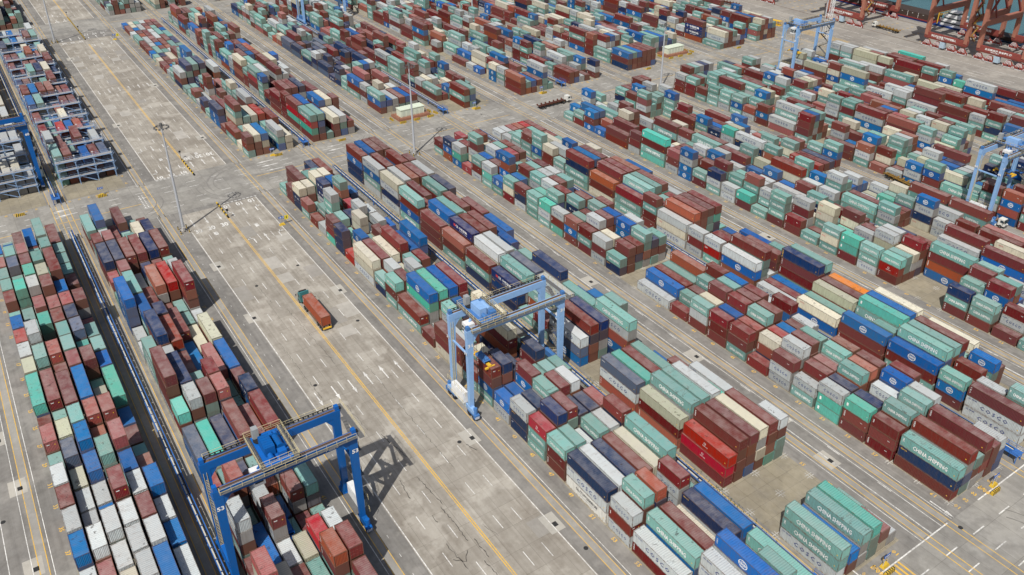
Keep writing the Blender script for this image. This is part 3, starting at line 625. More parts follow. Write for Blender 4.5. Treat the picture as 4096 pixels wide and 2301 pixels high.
def container_meshes(lg):
    hl = HL[lg]; out = {}
    for door_near in (True, False):
        mb = MB(); s = 1 if door_near else -1     # door at +u when door_near
        for sy in (-1, 1):
            P_ = corr(-hl+.1, hl-.1, .278, .05); k = len(mb.v)
            for x, d in P_: yy = sy*(1.2-d); mb.v += [(x, yy, .14), (x, yy, HB-.1)]
            for i in range(len(P_)-1): f = (k+2*i, k+2*i+2, k+2*i+3, k+2*i+1); mb.f.append(f if sy < 0 else f[::-1])
        P_ = corr(-1.1, 1.1, .25, .05); k = len(mb.v)
        for y, d in P_: xx = -s*(hl-.03-d); mb.v += [(xx, y, .14), (xx, y, HB-.1)]
        for i in range(len(P_)-1): f = (k+2*i, k+2*i+2, k+2*i+3, k+2*i+1); mb.f.append(f if s < 0 else f[::-1])
        me = mb.mesh('body'); me.materials.append(CMAT); attr_mesh(me, hl); out['body', door_near] = me
        mb = MB()
        for yc in (-.91, -.305, .305, .91):
            for zc in (.5, 1.28, 2.06): mb.box(*sorted((s*(hl-.05), s*(hl-.015))), yc-.27, yc+.27, zc-.33, zc+.33)
        mb.box(*sorted((s*(hl-.09), s*(hl-.045))), -1.17, 1.17, .1, HB-.08)
        for yc in (-.85, -.35, .35, .85): mb.box(*sorted((s*(hl-.015), s*(hl+.03))), yc-.035, yc+.035, .1, HB-.08)
        for yc in (-.6, .6): mb.box(*sorted((s*(hl-.01), s*(hl+.03))), yc-.25, yc+.25, 1.0, 1.06)
        me = mb.mesh('door'); me.materials.append(CMAT); attr_mesh(me, hl); out['door', door_near] = me
    mb = MB(); P_ = corr(-hl+.12, hl-.12, .42, .045); k = len(mb.v)
    for x, d in P_: mb.v += [(x, -1.14, HB-.045-d), (x, 0, HB-.025-d), (x, 1.14, HB-.045-d)]
    for i in range(len(P_)-1):
        a = k+3*i; mb.f += [(a, a+3, a+4, a+1), (a+1, a+4, a+5, a+2)]
    for i in (0,): mb.f.append((k, k+1, k+4, k+3))
    me = mb.mesh('roof'); me.materials.append(CMAT); attr_mesh(me, hl); out['roof'] = me
    mb = MB()
    for sx in (-1, 1):
        for sy in (-1, 1):
            mb.box(*sorted((sx*(hl-.13), sx*hl)), *sorted((sy*1.08, sy*1.219)), 0, HB)
            for z0 in (0, HB-.12): mb.box(*sorted((sx*(hl-.18), sx*(hl+.006))), *sorted((sy*1.05, sy*1.226)), z0-.002+.004, z0+.122)
        for z0 in (.02, HB-.11): mb.box(*sorted((sx*(hl-.08), sx*(hl-.002))), -1.06, 1.06, z0, z0+.1)
    for sy in (-1, 1):
        mb.box(-hl+.18, hl-.18, *sorted((sy*1.14, sy*1.215)), .01, .15); mb.box(-hl+.18, hl-.18, *sorted((sy*1.13, sy*1.215)), HB-.11, HB-.02)
    me = mb.mesh('frame'); me.materials.append(FMAT); attr_mesh(me, hl); out['frame'] = me
    return out
CM = {lg: container_meshes(lg) for lg in (True, False)}
DMAT = {}
def dmat(cl):
    k = tuple(round(x, 3) for x in cl)
    if k not in DMAT: DMAT[k] = line_mat('lettering_paint', cl, .3)
    return DMAT[k]
DME = {}
def decal_mesh(c_, lg, rnd):
    V, Fc, Cc, key = decal_geo(c_, lg, rnd)
    if not V: return None
    if key not in DME:
        me = bpy.data.meshes.new('lettering'); me.from_pydata([(x, -1.222, z+HB/2) for x, z in V], [], Fc); me.update()
        cols = []
        for cl in Cc:
            if cl not in cols: cols.append(cl)
        for cl in cols: me.materials.append(dmat(cl))
        for p_ in me.polygons: p_.material_index = cols.index(Cc[p_.vertices[0]])
        DME[key] = me
    return DME[key]
TEXV = text_geo('tex', 1, .05)
def end_mark(near):
    if 'end' not in DME:
        V2, F2, a_ = TEXV; me = bpy.data.meshes.new('end_lettering')
        vs = [(.0, -.5+q[0]*.62, .62+q[1]*.3) for q in V2]; k = len(vs); vs += [(0, .55, .2), (0, .75, .2), (0, .75, .42), (0, .55, .42)]
        me.from_pydata(vs, [], list(F2)+[(k, k+1, k+2, k+3)]); me.update(); me.materials.append(dmat(WHT)); me.materials.append(dmat(YLW)); me.polygons[len(F2)].material_index = 1
        DME['end'] = me
    return DME['end']
BLK = {'A': 'leftmost block', 'B': 'crane 53 block', 'C': 'crane 31 block', 'D': 'block D09', 'E': 'block D08', 'F': 'block D07', 'G': 'block D06', 'H': 'block D05', 'I': 'block D04', 'J': 'block D03', 'K': 'block D02', 'L': 'block D01'}
def rgba(c_, rnd): return (*srgb(*COLS[c_]), rnd)
def make_container(c, loc=None, label=None, group='shipping containers stacked in the yard blocks'):
    key, r, j, lg, lv, n, cc, u, v, rnd = c
    root = empty('shipping_container', loc or (u, v, lv*HZ))
    near = rnd*3 % 1 < .42; root.rotation_euler.z = (rnd*53 % 1-.5)*.010
    if label is None:
        lvl = ('standing alone' if n == 1 else 'topmost') if lv == n-1 else 'lowest of stack' if lv == 0 else {1: 'second from top', 2: 'third from top', 3: 'fourth from top'}[n-1-lv]
        label = '%s %s container, %s, row %s at bay %d, %s' % (NAMES[cc], 'long' if lg else 'short', lvl, ['one', 'two', 'three', 'four', 'five', 'six'][r], 61-2*j, BLK[key[0]]+('' if key[1] == 0 else ' beyond crossroad'))
    tag(root, label, 'container', group)
    for nm_, me in (('body', CM[lg]['body', near]), ('roof', CM[lg]['roof']), ('frame', CM[lg]['frame']), ('door', CM[lg]['door', near])):
        o = bpy.data.objects.new(nm_, me); col.objects.link(o); o.parent = root; o.color = rgba(cc, rnd)
    me = decal_mesh(cc, lg, rnd)
    if me: o = bpy.data.objects.new('lettering', me); col.objects.link(o); o.parent = root
    if cc in 'mpr' and not near and key[0] in 'ABC' and key[1] == 0:
        o = bpy.data.objects.new('end_lettering', end_mark(near)); col.objects.link(o); o.parent = root; o.location = (HL[lg]+.015, 0, HB/2)
    return root
for i in sorted(PICK): make_container(CON[i])

# --- every other container: one mass
def covered(i, dr, dj=0, dl=0):
    key, r, j, lg, lv, *_ = CON[i]
    js = (j, j+1) if lg else (j,)
    if dj: js = (js[0]-1,) if dj < 0 else (js[-1]+1,)
    return all((key, r+dr, q, lv+dl) in cell for q in js)
SV, SF, SL, SA, SC = [], [], [], [], []
nv = 0
for i, c in enumerate(CON):
    if i in PICK: continue
    key, r, j, lg, lv, n, cc, u, v, rnd = c
    if cnt[i] == 0 and key[1] != 1 and covered(i, -1) and covered(i, 1) and covered(i, 0, -1) and covered(i, 0, 1) and covered(i, 0, 0, 1): continue
    hl = HL[lg]; z = lv*HZ+.004; cl = rgba(cc, rnd)
    P8 = [(sx*hl, sy*1.219, sz*HB) for sz in (0, 1) for sx, sy in ((-1, -1), (1, -1), (1, 1), (-1, 1))]
    for f in ((4, 5, 6, 7), (0, 1, 5, 4), (1, 2, 6, 5), (2, 3, 7, 6), (3, 0, 4, 7)): SF.append(tuple(nv+q for q in f))
    for p_ in P8: SV.append((u+p_[0], v+p_[1], z+p_[2])); SL.append((p_[0], p_[1], p_[2]-HB/2)); SA.append((rnd, hl, 0)); SC.append(cl)
    nv += 8
    if not covered(i, -1) and (cnt[i] > 0 or rnd < .2) and key != ('A', 1):
        V, Fc, Cc, k_ = decal_geo(cc, lg, rnd)
        for (x, zz), cl2 in zip(V, Cc): SV.append((u+x, v-1.245, z+zz+HB/2)); SL.append((x, 0, zz)); SA.append((rnd, 99, 1)); SC.append((*cl2, 1))
        for f in Fc: SF.append(tuple(nv+q for q in f))
        nv += len(V)
me = bpy.data.meshes.new('distant_containers'); me.from_pydata(SV, [], SF); me.update()
for nm_, data, k in (('lc', SL, 'FLOAT_VECTOR'), ('aux', SA, 'FLOAT_VECTOR')):
    a = me.attributes.new(nm_, k, 'POINT'); a.data.foreach_set('vector', np.array(data, np.float32).ravel())
a = me.attributes.new('Col', 'FLOAT_COLOR', 'POINT'); a.data.foreach_set('color', np.array(SC, np.float32).ravel())
me.materials.append(SMAT); o = bpy.data.objects.new('distant_containers', me); col.objects.link(o)
tag(o, 'mass of stacked containers in many colours filling the yard blocks toward the quay', 'containers', None, 'stuff')
# ================================================================== yard cranes
RAILY = paint('handrail_cream', (.60, .52, .30), .6, .2); BLACK = plain('rubber', (.02, .02, .022), .8); GREY = plain('grating', (.13, .13, .13), .7)
WHT_P = paint('white_panel', (.74, .75, .75), .5, .25); YEL = paint('spreader_yellow', (.75, .46, .04), .5, .4); GLASS = plain('cab_glass', (.03, .05, .06), .15)
RAILRUST = paint('rail_rust', (.20, .13, .09), .7, .5)
def text_obj(name, s, h, mat, parent, mw, width=None, bold=.03):
    """flat lettering placed with matrix mw (local XY = text plane)"""
    V, Fc, asp = text_geo(s, 2, bold); wd = width or h*asp
    me = bpy.data.meshes.new(name); me.from_pydata([(x*wd, y*h, 0) for x, y in V], [], Fc); me.materials.append(mat)
    o = bpy.data.objects.new(name, me); col.objects.link(o); o.parent = parent; o.matrix_local = mw; return o
def wm_side(x, y, z):   # text facing -v, reading toward +u
    return Matrix.Translation((x, y, z)) @ Matrix.Rotation(math.pi/2, 4, 'X')
def wm_end(x, y, z):    # text facing +u, reading toward +v
    return Matrix.Translation((x, y, z)) @ Matrix.Rotation(math.pi/2, 4, 'Z') @ Matrix.Rotation(math.pi/2, 4, 'X')
WPAINT = dmat(WHT)
def yard_crane(u, v0, v1, body, deep, label, number, trol, spread=8.0, ladder_side=1, H=22.4, box=True, spcol=None, cu_=.6):
    """rubber-tyred gantry spanning v0..v1, legs at u-3.5/u+3.5"""
    root = empty('yard_gantry_crane', (u, (v0+v1)/2, 0)); g = (v1-v0)/2
    tag(root, label, 'gantry crane', 'rubber tyred gantry cranes over the blocks')
    W = 3.6; tv0 = (trol-.5)*2*(g-2.2)
    for su in (-1, 1):
        for sv in (-1, 1):
            mb = MB(); mb.beam((su*W, sv*(g-.1), 2.6), (su*W, sv*(g-.2), H-1.4), .85, 1.0, (0, 1, 0), .95, 1.45); mb.build('leg', body, root)
    for su in (-1, 1):
        mb = MB(); mb.box(su*W-.5, su*W+.5, -g-.6, g+.6, H-1.65, H-.15)
        for sv in (-1, 1):     # haunches where girder meets leg
            mb.hexa([(su*W-.5, sv*(g-3.2), H-2.0), (su*W+.5, sv*(g-3.2), H-2.0), (su*W+.5, sv*(g-.5), H-2.0), (su*W-.5, sv*(g-.5), H-2.0)] if False else
                    [(su*W-.4, sv*(g-.9), H-3.4), (su*W+.4, sv*(g-.9), H-3.4), (su*W+.4, sv*(g-.5), H-3.4), (su*W-.4, sv*(g-.5), H-3.4), (su*W-.4, sv*(g-2.2), H-1.62), (su*W+.4, sv*(g-2.2), H-1.62), (su*W+.4, sv*(g-.5), H-1.62), (su*W-.4, sv*(g-.5), H-1.62)])
        gd = mb.build('girder', body, root)
        mb = MB().box(su*W-.28, su*W+.28, -g-.5, g+.5, H-.149, H-.1); mb.box(su*W-.06, su*W+.06, -g-.3, g+.3, H-.1, H+.06); mb.build('trolley_rail', RAILRUST, gd)
        mb = MB().box(*sorted((su*(W+.54), su*(W+1.25))), -g+.4, g+.2, H-.55, H-.48); wk = mb.build('walkway', GREY, root)
        mb = MB().rail((su*(W+1.22), -g+.4, H-.5), (su*(W+1.22), g+.2, H-.5), 1.1, .05, 1.7); mb.rail((su*(W+.6), -g+.4, H-.5), (su*(W+1.22), -g+.4, H-.5), 1.1, .055, 1); mb.build('handrail', RAILY, wk)
        mb = MB()
        for sv in (-1, 1): mb.box(su*W-.4, su*W+.4, sv*(g+.1)-.35, sv*(g+.1)+.35, H-.1, H+.75)
        mb.build('buffer', deep, root)
    mb = MB()
    for q in range(int(2*g/.9)): mb.box(-W-1.08, -W-.98, -g+.5+q*.9, -g+.75+q*.9, H-.3, H+.05)
    mb.box(-W-1.1, -W-.96, -g+.4, g-.2, H+.05, H+.15)
    mb.build('cable_festoon', BLACK, root)
    for sv in (-1, 1):
        mb = MB().box(-W-2.0, W+2.0, sv*g-.5, sv*g+.5, 1.75, 2.75); sl = mb.build('sill_beam', body, root)
        mb = MB().beam((-W+.4, sv*(g-.2), H-6.8), (W-.4, sv*(g-.2), H-6.8), .35); mb.build('tie_beam', body, root)
        for su in (-1, 1):
            mb = MB().box(su*(W+.6)-1.5, su*(W+.6)+1.5, sv*g-.35, sv*g+.35, 1.0, 1.8); bg_ = mb.build('wheel_bogie', deep, root)
            for du in (-1.0, 1.0): mb = MB().tube((su*(W+.6)+du, sv*g-.32, .75), (su*(W+.6)+du, sv*g+.32, .75), .75, n=16); mb.build('wheel', BLACK, bg_)
            mb = MB().box(su*(W+2.3)-.4, su*(W+2.3)+.4, sv*g-.55, sv*g+.55, .9, 1.9); mb.tube((su*(W+1.9), sv*g, 1.8), (su*(W+1.9), sv*g, 3.3), .42, n=12); mb.build('drive_motor', deep, bg_)
            mb = MB()
            for q in range(4): mb.box(su*(W+2.72)-.03, su*(W+2.72)+.03, sv*g-.5+q*.26, sv*g-.37+q*.26, .95, 1.5)
            mb.build('stripe_board', WPAINT, bg_)
    # power house and platform on the sill
    sp = ladder_side
    mb = MB().box(-W+.9, W-.6, sp*g-.1 if sp < 0 else sp*g-1.2, sp*g+1.3 if sp < 0 else sp*g+.1, 2.8, 2.9); pf = mb.build('sill_platform', GREY, root)
    yy0, yy1 = (-g-1.1, -g+.1) if sp < 0 else (g-.1, g+1.1)
    mb = MB().box(-W+1.0, W-1.2, yy0, yy1, 2.95, 5.6); mb.box(-W+1.4, -W+3.2, yy0-.03, yy1+.03, 3.3, 5.2); mb.build('power_house', WHT_P, root)
    mb = MB().box(-2.2, 2.0, -sp*g-.4, -sp*g+.5, 2.8, 4.6); mb.box(-2.8, -2.3, -sp*g-.2, -sp*g+.4, 2.8, 3.9); mb.build('electrical_cabinet', deep, root)
    mb = MB().rail((-W-.2, sp*(g+1.35), 2.9), (W+.2, sp*(g+1.35), 2.9), 1.1, .05, 1.4); mb.rail((-W-.2, sp*(g+1.3), 5.9), (W+.2, sp*(g+1.3), 5.9), 1.1, .05, 1.4); mb.build('handrail', RAILY, pf)
    # stairs up one leg (+v side) in flights, inside between the legs
    mb = MB(); hr = MB(); z = 3.0; side = 1; yv = g+.9
    while z < H-3.2:
        z2 = z+2.9; a = Vector((-side*2.4, yv, z)); b_ = Vector((side*2.4, yv, z2)); mb.beam(a, b_, .75, .12)
        for q in range(9): t_ = (q+.5)/9; p = a+(b_-a)*t_; mb.box(p.x-.22, p.x+.22, yv-.37, yv+.37, p.z+.05, p.z+.1)
        mb.box(*sorted((side*2.3, side*3.3)), yv-.45, yv+.45, z2-.06, z2); hr.rail(a+Vector((0, .38, 0)), b_+Vector((0, .38, 0)), 1.0, .05, 1.6)
        z = z2; side = -side
    st = mb.build('stairway', GREY, root); hr.build('handrail', RAILY, st)
    mb = MB(); mb.box(-W-1.6, W+1.6, g+.6, g+1.5, H-.55, H-.48); wk = mb.build('end_walkway', GREY, root)
    mb = MB().rail((-W-1.6, g+1.5, H-.5), (W+1.6, g+1.5, H-.5), 1.1, .055, 1.5); mb.build('handrail', RAILY, wk)
    mb = MB()
    for q in range(int((H-6)/.35)): z = 3+q*.35; mb.box(-W+.5, -W+.56, -g-.25, -g+.25, z, z+.05)
    for y in (-g-.27, -g+.25): mb.box(-W+.52, -W+.6, y-.03, y+.03, 2.8, H-2)
    mb.build('ladder', RAILY, root)
    mb = MB()
    for su in (-1, 1):
        for q in range(9): x0_ = -g+1+q*2.4; mb.tube((su*W+.2, x0_, H+.1), (su*W+.2, x0_+2.4, H+.1), .04, n=4)
    for q in range(5): mb.tube((-W-1.0+.15*q, -g+1+q, H-.2), (-W-.9+.15*q, tv0+q*.5, H-.6), .05, n=4)
    mb.build('cable', BLACK, root)
    # trolley
    tv = (trol-.5)*2*(g-2.2); tr = empty('trolley', (0, tv, 0)); tr.parent = root
    mb = MB().box(-W-.5, W+.5, -2.3, 2.3, H+.25, H+.55)
    for su in (-1, 1):
        for s_ in (-1.8, 1.8): mb.tube((su*W-.2, s_, H+.2), (su*W+.2, s_, H+.2), .3, n=10)
    mb.build('trolley_frame', deep, tr)
    mb = MB().box(-1.6, 1.9, -1.6, .1, H+.55, H+2.35); mb.box(-1.3, 1.6, -1.66, -1.6, H+.9, H+1.9)
    for q in range(6): mb.box(-1.6+q*.6, -1.45+q*.6, -1.64, .14, H+.6, H+2.4)
    mb.build('machinery_house', body, tr)
    mb = MB().tube((-1.4, 1.1, H+1.2), (1.5, 1.1, H+1.2), .62, n=16); mb.tube((-1.5, 1.1, H+1.2), (-1.4, 1.1, H+1.2), .8, n=16); mb.tube((1.5, 1.1, H+1.2), (1.6, 1.1, H+1.2), .8, n=16); mb.build('hoist_drum', body, tr)
    mb = MB().box(2.3, 3.4, .2, 1.5, H+.55, H+1.9); mb.tube((2.2, -1, H+1.1), (3.4, -1, H+1.1), .45, n=12); mb.box(-3.3, -2.2, -.6, 1.0, H+.55, H+1.3); mb.tube((-3.1, 1.6, H+.9), (-2.0, 1.6, H+.9), .35, n=10); mb.build('motor', deep, tr)
    mb = MB().tube((-2.7, -1.2, H+.7), (-2.7, -1.2, H+.95), 1.0, n=20); mb.build('cable_reel', BLACK, tr)
    mb = MB().box(-W-.4, -W+.7, -2.0, -1.0, H+.55, H+2.9); mb.build('control_box', paint('grey_box', (.32, .34, .35)), tr)
    mb = MB(); c4 = [(-W-1.1, -3.2), (W+1.1, -3.2), (W+1.1, 3.2), (-W-1.1, 3.2)]
    for i in range(4): mb.rail((*c4[i], H+.5), (*c4[(i+1) % 4], H+.5), 1.1, .055, 1.3)
    mb.rail((W+.2, -3.2, H+.5), (W+.2, 3.2, H+.5), 1.1, .05, 1.3); mb.rail((-W, 2.4, H+.5), (W, 2.4, H+.5), 1.1, .05, 1.3)
    mb.build('handrail', RAILY, tr)
    MB().box(-W-1.1, W+1.1, 2.4, 3.2, H+.42, H+.48).box(-W-1.1, W+1.1, -3.2, -2.4, H+.42, H+.48).box(W+.52, W+1.1, -2.38, 2.38, H+.43, H+.49).build('walkway', GREY, tr)
    cb = MB().box(cu_-.9, cu_+1.1, -4.6, -2.7, H-3.2, H-.6); cab_ = cb.build('operator_cab', WHT_P, tr)
    mb = MB().box(cu_-.8, cu_+1.0, -4.63, -4.6, H-2.6, H-1.3); mb.box(cu_+1.1, cu_+1.13, -4.4, -3.0, H-2.6, H-1.3); mb.box(cu_-.93, cu_-.9, -4.4, -3.0, H-2.6, H-1.3); mb.build('window', GLASS, cab_)
    mb = MB().box(cu_-.05, cu_+.05, -4.66, -4.63, H-2.6, H-1.3); mb.box(cu_-.8, cu_+1.0, -4.66, -4.63, H-2.0, H-1.94); mb.build('window_bar', WHT_P, cab_)
    mb = MB().beam((cu_, -3.4, H-.6), (cu_, -2.2, H+.4), .3); mb.beam((cu_-.7, -3.0, H-.6), (cu_-.7, -2.2, H+.4), .15); mb.build('cab_hanger', body, tr)
    mb = MB()
    for sx in (-1, 1):
        for sy in (-1, 1): mb.tube((sx*1.6, sy*.9, H+.3), (sx*1.5, sy*.6, spread+1.4), .035, n=5)
    mb.build('hoist_rope', BLACK, tr)
    mb = MB().box(-1.9, 1.9, -.75, .75, spread+.85, spread+1.35)
    for sx in (-1.3, 1.3): mb.tube((sx, -.5, spread+1.5), (sx, .5, spread+1.5), .32, n=12)
    hb = mb.build('head_block', deep, tr)
    mb = MB().box(-3.0, 3.0, -.35, .35, spread+.35, spread+.85)
    for sx in (-1, 1): mb.box(*sorted((sx*2.7, sx*3.05)), -1.2, 1.2, spread+.1, spread+.5); mb.box(*sorted((sx*.8, sx*1.9)), -.6, .6, spread+.85, spread+1.2)
    mb.build('spreader', spcol or YEL, tr)
    # numbers
    for su in (1,):
        for sv in (-1, 1): text_obj('crane_number', number, .85, WPAINT, root, wm_end(su*W+.52, sv*(g-.1), H-3.8), 1.15)
    text_obj('crane_number', number, .8, WPAINT, root, wm_side(-W, -g-.8, H-5.6), 1.0); text_obj('crane_number', number, .8, WPAINT, root, wm_side(W, -g-.8, H-5.6), 1.0)
    text_obj('crane_name', 'YC'+number, .7, WPAINT, root, wm_end(W+.53, g-4.2, H-1.1), 2.6); text_obj('maker_name', 'ZPMC', .42, WPAINT, root, wm_end(W+.53, 2, H-1.05), 2.1)
    return root
LB = paint('crane_light_blue', srgb(138, 176, 220), .5, .3); LBD = paint('crane_light_blue_gear', srgb(70, 118, 176), .5, .5)
DB = paint('crane_dark_blue', srgb(6, 88, 160), .45, .35); DBD = paint('crane_dark_blue_gear', srgb(14, 96, 178), .45, .35)
yard_crane(-60.6, -120.3, -97.0, DB, DBD, 'dark blue gantry crane 53 straddling the block left of the main road', '53', .44, 3.2, 1, spcol=DBD, cu_=2.3)
yard_crane(-75.3, -65.3, -41.8, LB, LBD, 'light blue gantry crane 31 spanning the block right of the main road', '31', .17, 9.8, -1)
yard_crane(-61.6, TRACK['I'][0], TRACK['I'][1], LB, LBD, 'light blue gantry crane 44 cut off by the right edge of the photo', '44', .42, 13, -1)
yard_crane(-187.0, TRACK['K'][0], TRACK['K'][1], LB, LBD, 'light blue gantry crane at upper right, near the quay, lowering its yellow spreader', '35', .12, 10.0, -1)
yard_crane(-250.4, TRACK['A'][0]+.2, TRACK['A'][1]-.2, DB, DBD, 'dark blue gantry crane 60 at the left edge over the white refrigerated containers', '60', .5, 13, 1)
yard_crane(-388.0, TRACK['F'][0], TRACK['F'][1], LB, LBD, 'light blue gantry crane cut off by the top edge, over the far blocks', '28', .5, 14, 1)

# ================================================================== high masts
CONC = plain('concrete_base', (.38, .36, .33), .85); GALV = paint('galvanised', (.42, .44, .47), .45, .15)
STRIPE_Y = plain('barrier_yellow', (.60, .40, .04), .7)
def high_mast(x, y, h, label):
    root = empty('light_mast', (x, y, 0)); tag(root, label, 'light mast', 'tall floodlight masts')
    MB().tube((0, 0, .4), (0, 0, h*.5), .42, .32, 12).tube((0, 0, h*.5), (0, 0, h), .32, .17, 12).build('pole', GALV, root)
    MB().box(-.8, .8, -.8, .8, 0, .45).box(.5, 1.0, -.25, .25, .45, 1.6).build('base', CONC, root)
    mb = MB(); n = 20; r_ = 1.8
    for i in range(n):
        a, b_ = 2*math.pi*i/n, 2*math.pi*(i+1)/n; mb.beam((r_*math.cos(a), r_*math.sin(a), h-.9), (r_*math.cos(b_), r_*math.sin(b_), h-.9), .09)
    for i in range(4): a = math.pi/2*i; mb.beam((0, 0, h-.6), (r_*math.cos(a), r_*math.sin(a), h-.9), .1)
    mb.tube((0, 0, h-1.2), (0, 0, h+.2), .38, n=10); mb.build('head_ring', GREY, root)
    for i in range(12):
        a = 2*math.pi*i/12; mb = MB().hexa([((r_+dr)*math.cos(a)-dt*math.sin(a), (r_+dr)*math.sin(a)+dt*math.cos(a), h-1.25+dz) for dz in (0, .3) for dr, dt in ((-.08, -.2), (.32, -.2), (.32, .2), (-.08, .2))]); mb.build('floodlight', GREY, root)
    for dx, dy in ((-1.6, -1.2), (1.6, -1.2), (1.6, 1.2), (-1.6, 1.2)):
        mb = MB(); 
        for q in range(4): mb.tube((dx, dy, q*.3), (dx, dy, q*.3+.3), .16, n=8) if q % 2 == 0 else None
        p_ = mb.build('bollard', STRIPE_Y, root); mb = MB()
        for q in range(4): mb.tube((dx, dy, q*.3), (dx, dy, q*.3+.3), .158, n=8) if q % 2 else None
        mb.build('bollard_band', BLACK, p_)
high_mast(-189.8, -93.7, 34.1, 'tall grey floodlight mast at the left edge of the main road, nearest one')
high_mast(-202.0, -10.3, 33.3, 'tall grey floodlight mast by the crossroad in the upper middle, beside stacked containers')
high_mast(-204.4, 108.8, 28.5, 'tall grey floodlight mast at the crossroad right of centre, behind a blue container')
high_mast(-422.7, -93.6, 34, 'far floodlight mast at top left whose head is cut off by the photo edge')
high_mast(-354.6, 105.8, 34, 'thin far floodlight mast at the top edge above the distant blocks')
high_mast(-221.0, 235.5, 34, 'grey floodlight mast on the quay behind the upper right gantry crane')
# white lattice mast
root = empty('lattice_mast', (-214.5, 230, 0)); tag(root, 'white lattice steel mast rising beside the upper right gantry crane', 'mast')
mb = MB()
for sx, sy in ((-1, -1), (1, -1), (1, 1), (-1, 1)): mb.beam((sx*.8, sy*.8, 0), (sx*.55, sy*.55+2, 45), .16)
for q in range(22):
    z0, z1 = q*2, q*2+2; f0, f1 = .8-.25*z0/45, .8-.25*z1/45; o0, o1 = z0*2/45, z1*2/45
    for (a, b_), (c_, d) in (((-1, -1), (1, -1)), ((1, -1), (1, 1)), ((1, 1), (-1, 1)), ((-1, 1), (-1, -1))): mb.beam((a*f0, b_*f0+o0, z0), (c_*f1, d*f1+o1, z1), .09); mb.beam((a*f0, b_*f0+o0, z0), (c_*f0, d*f0+o0, z0), .09)
mb.build('lattice', WHT_P, root); MB().box(-1.5, 1.5, -1.5, 1.5, 0, .3).build('base', CONC, root)

# ================================================================== cable trunks between paired blocks
BLUE_S = paint('blue_steel', srgb(58, 108, 176), .5, .4); TRAY = paint('cable_tray', (.60, .58, .50), .6, .35)
for a_, b_ in ('AB', 'CD', 'EF', 'GH', 'IJ', 'KL'):
    vc = (FACE[a_]+16.8+FACE[b_])/2
    for ti, (x0, x1) in enumerate(TIERS[:2]):
        if ti == 1 and a_ in 'IK': continue
        root = empty('cable_trunk', (x1, vc, 0)); Ln = x1-x0+ (2 if ti == 0 else 0)
        wh = {'AB': 'between the left blocks', 'CD': 'behind crane 31', 'EF': 'between blocks D08 and D07', 'GH': 'between blocks D06 and D05', 'IJ': 'inside the span of crane 44', 'KL': 'nearest the quay'}[a_+b_]
        tag(root, 'raised blue cable trunk on posts %s, %s' % (wh, 'near half of yard' if ti == 0 else 'beyond the crossroad'), 'cable trunk', 'raised cable trunks between paired blocks')
        rw = .2 if a_ == 'A' and ti == 0 else .09
        mb = MB().box(-Ln, 0, -.44-rw/2, -.44+rw/2, 2.0, 2.3).box(-Ln, 0, .42-rw/2, .42+rw/2, 2.0, 2.3)
        for q in range(int(Ln/1.5)): mb.box(-q*1.5-.1, -q*1.5, -.38, .38, 2.05, 2.15)
        mb.build('beam', BLUE_S, root)
        mb = MB(); 
        for q in range(int(Ln/3)): mb.box(-q*3-2.6, -q*3, -.30, -.08, 2.2, 2.36)
        mb.build('tray', TRAY, root); MB().box(-Ln, 0, .12, .26, 2.2, 2.32).build('conductor', BLACK, root)
        for q in range(17):
            x = -.5-q*12.4; MB().box(x-.1, x+.1, -.1, .1, 0, 2.1).beam((x, -.45, 2.05), (x, 0, 1.3), .1).beam((x, .45, 2.05), (x, 0, 1.3), .1).build('post', BLUE_S, root)
        mb = MB().rail((-3.2, -1.1, 1.9), (1.5, -1.1, 1.9), 1.0, .06, 1.2).rail((-3.2, 1.1, 1.9), (1.5, 1.1, 1.9), 1.0, .06, 1.2); mb.box(-3.2, 1.5, -1.15, 1.15, 1.8, 1.9)
        for x in (-3, 1.3):
            for y in (-1, 1): mb.box(x-.08, x+.08, y-.08, y+.08, 0, 1.8)
        mb.build('end_platform', BLUE_S, root)
# weeds along the trunk behind crane 31
mb = MB(); wr = random.Random(3)
for _ in range(2600):
    cx_ = wr.choice((-20, -28, -33, -60, -64, -100, -120, -150, -165, -180, -230-18, -275, -300, -330)); x = cx_+wr.gauss(0, 5); v = wr.choice((FACE['C']+20.8, FACE['C']+21.5, FACE['C']+22.3, FACE['C']+23)) + wr.gauss(0, .5)
    h = wr.uniform(.12, .5); a = wr.uniform(0, 6.28); ln = wr.uniform(.1, .35); dx, dy = math.cos(a)*ln, math.sin(a)*ln
    mb.quad((x-dy*.4, v+dx*.4, .03), (x+dy*.4, v-dx*.4, .03), (x+dx, v+dy, h))
gm, t, b = newmat('weeds'); P = N(t, 'ShaderNodeNewGeometry').outputs['Position']
t.links.new(mix(t, noise(t, P, 2, 3), (.03, .055, .015), (.12, .13, .05)), b.inputs['Base Color']); b.inputs['Roughness'].default_value = .8
tag(mb.build('weeds', gm, fix=False), 'low green weeds growing along the cable trunk strip', 'weeds', None, 'stuff')

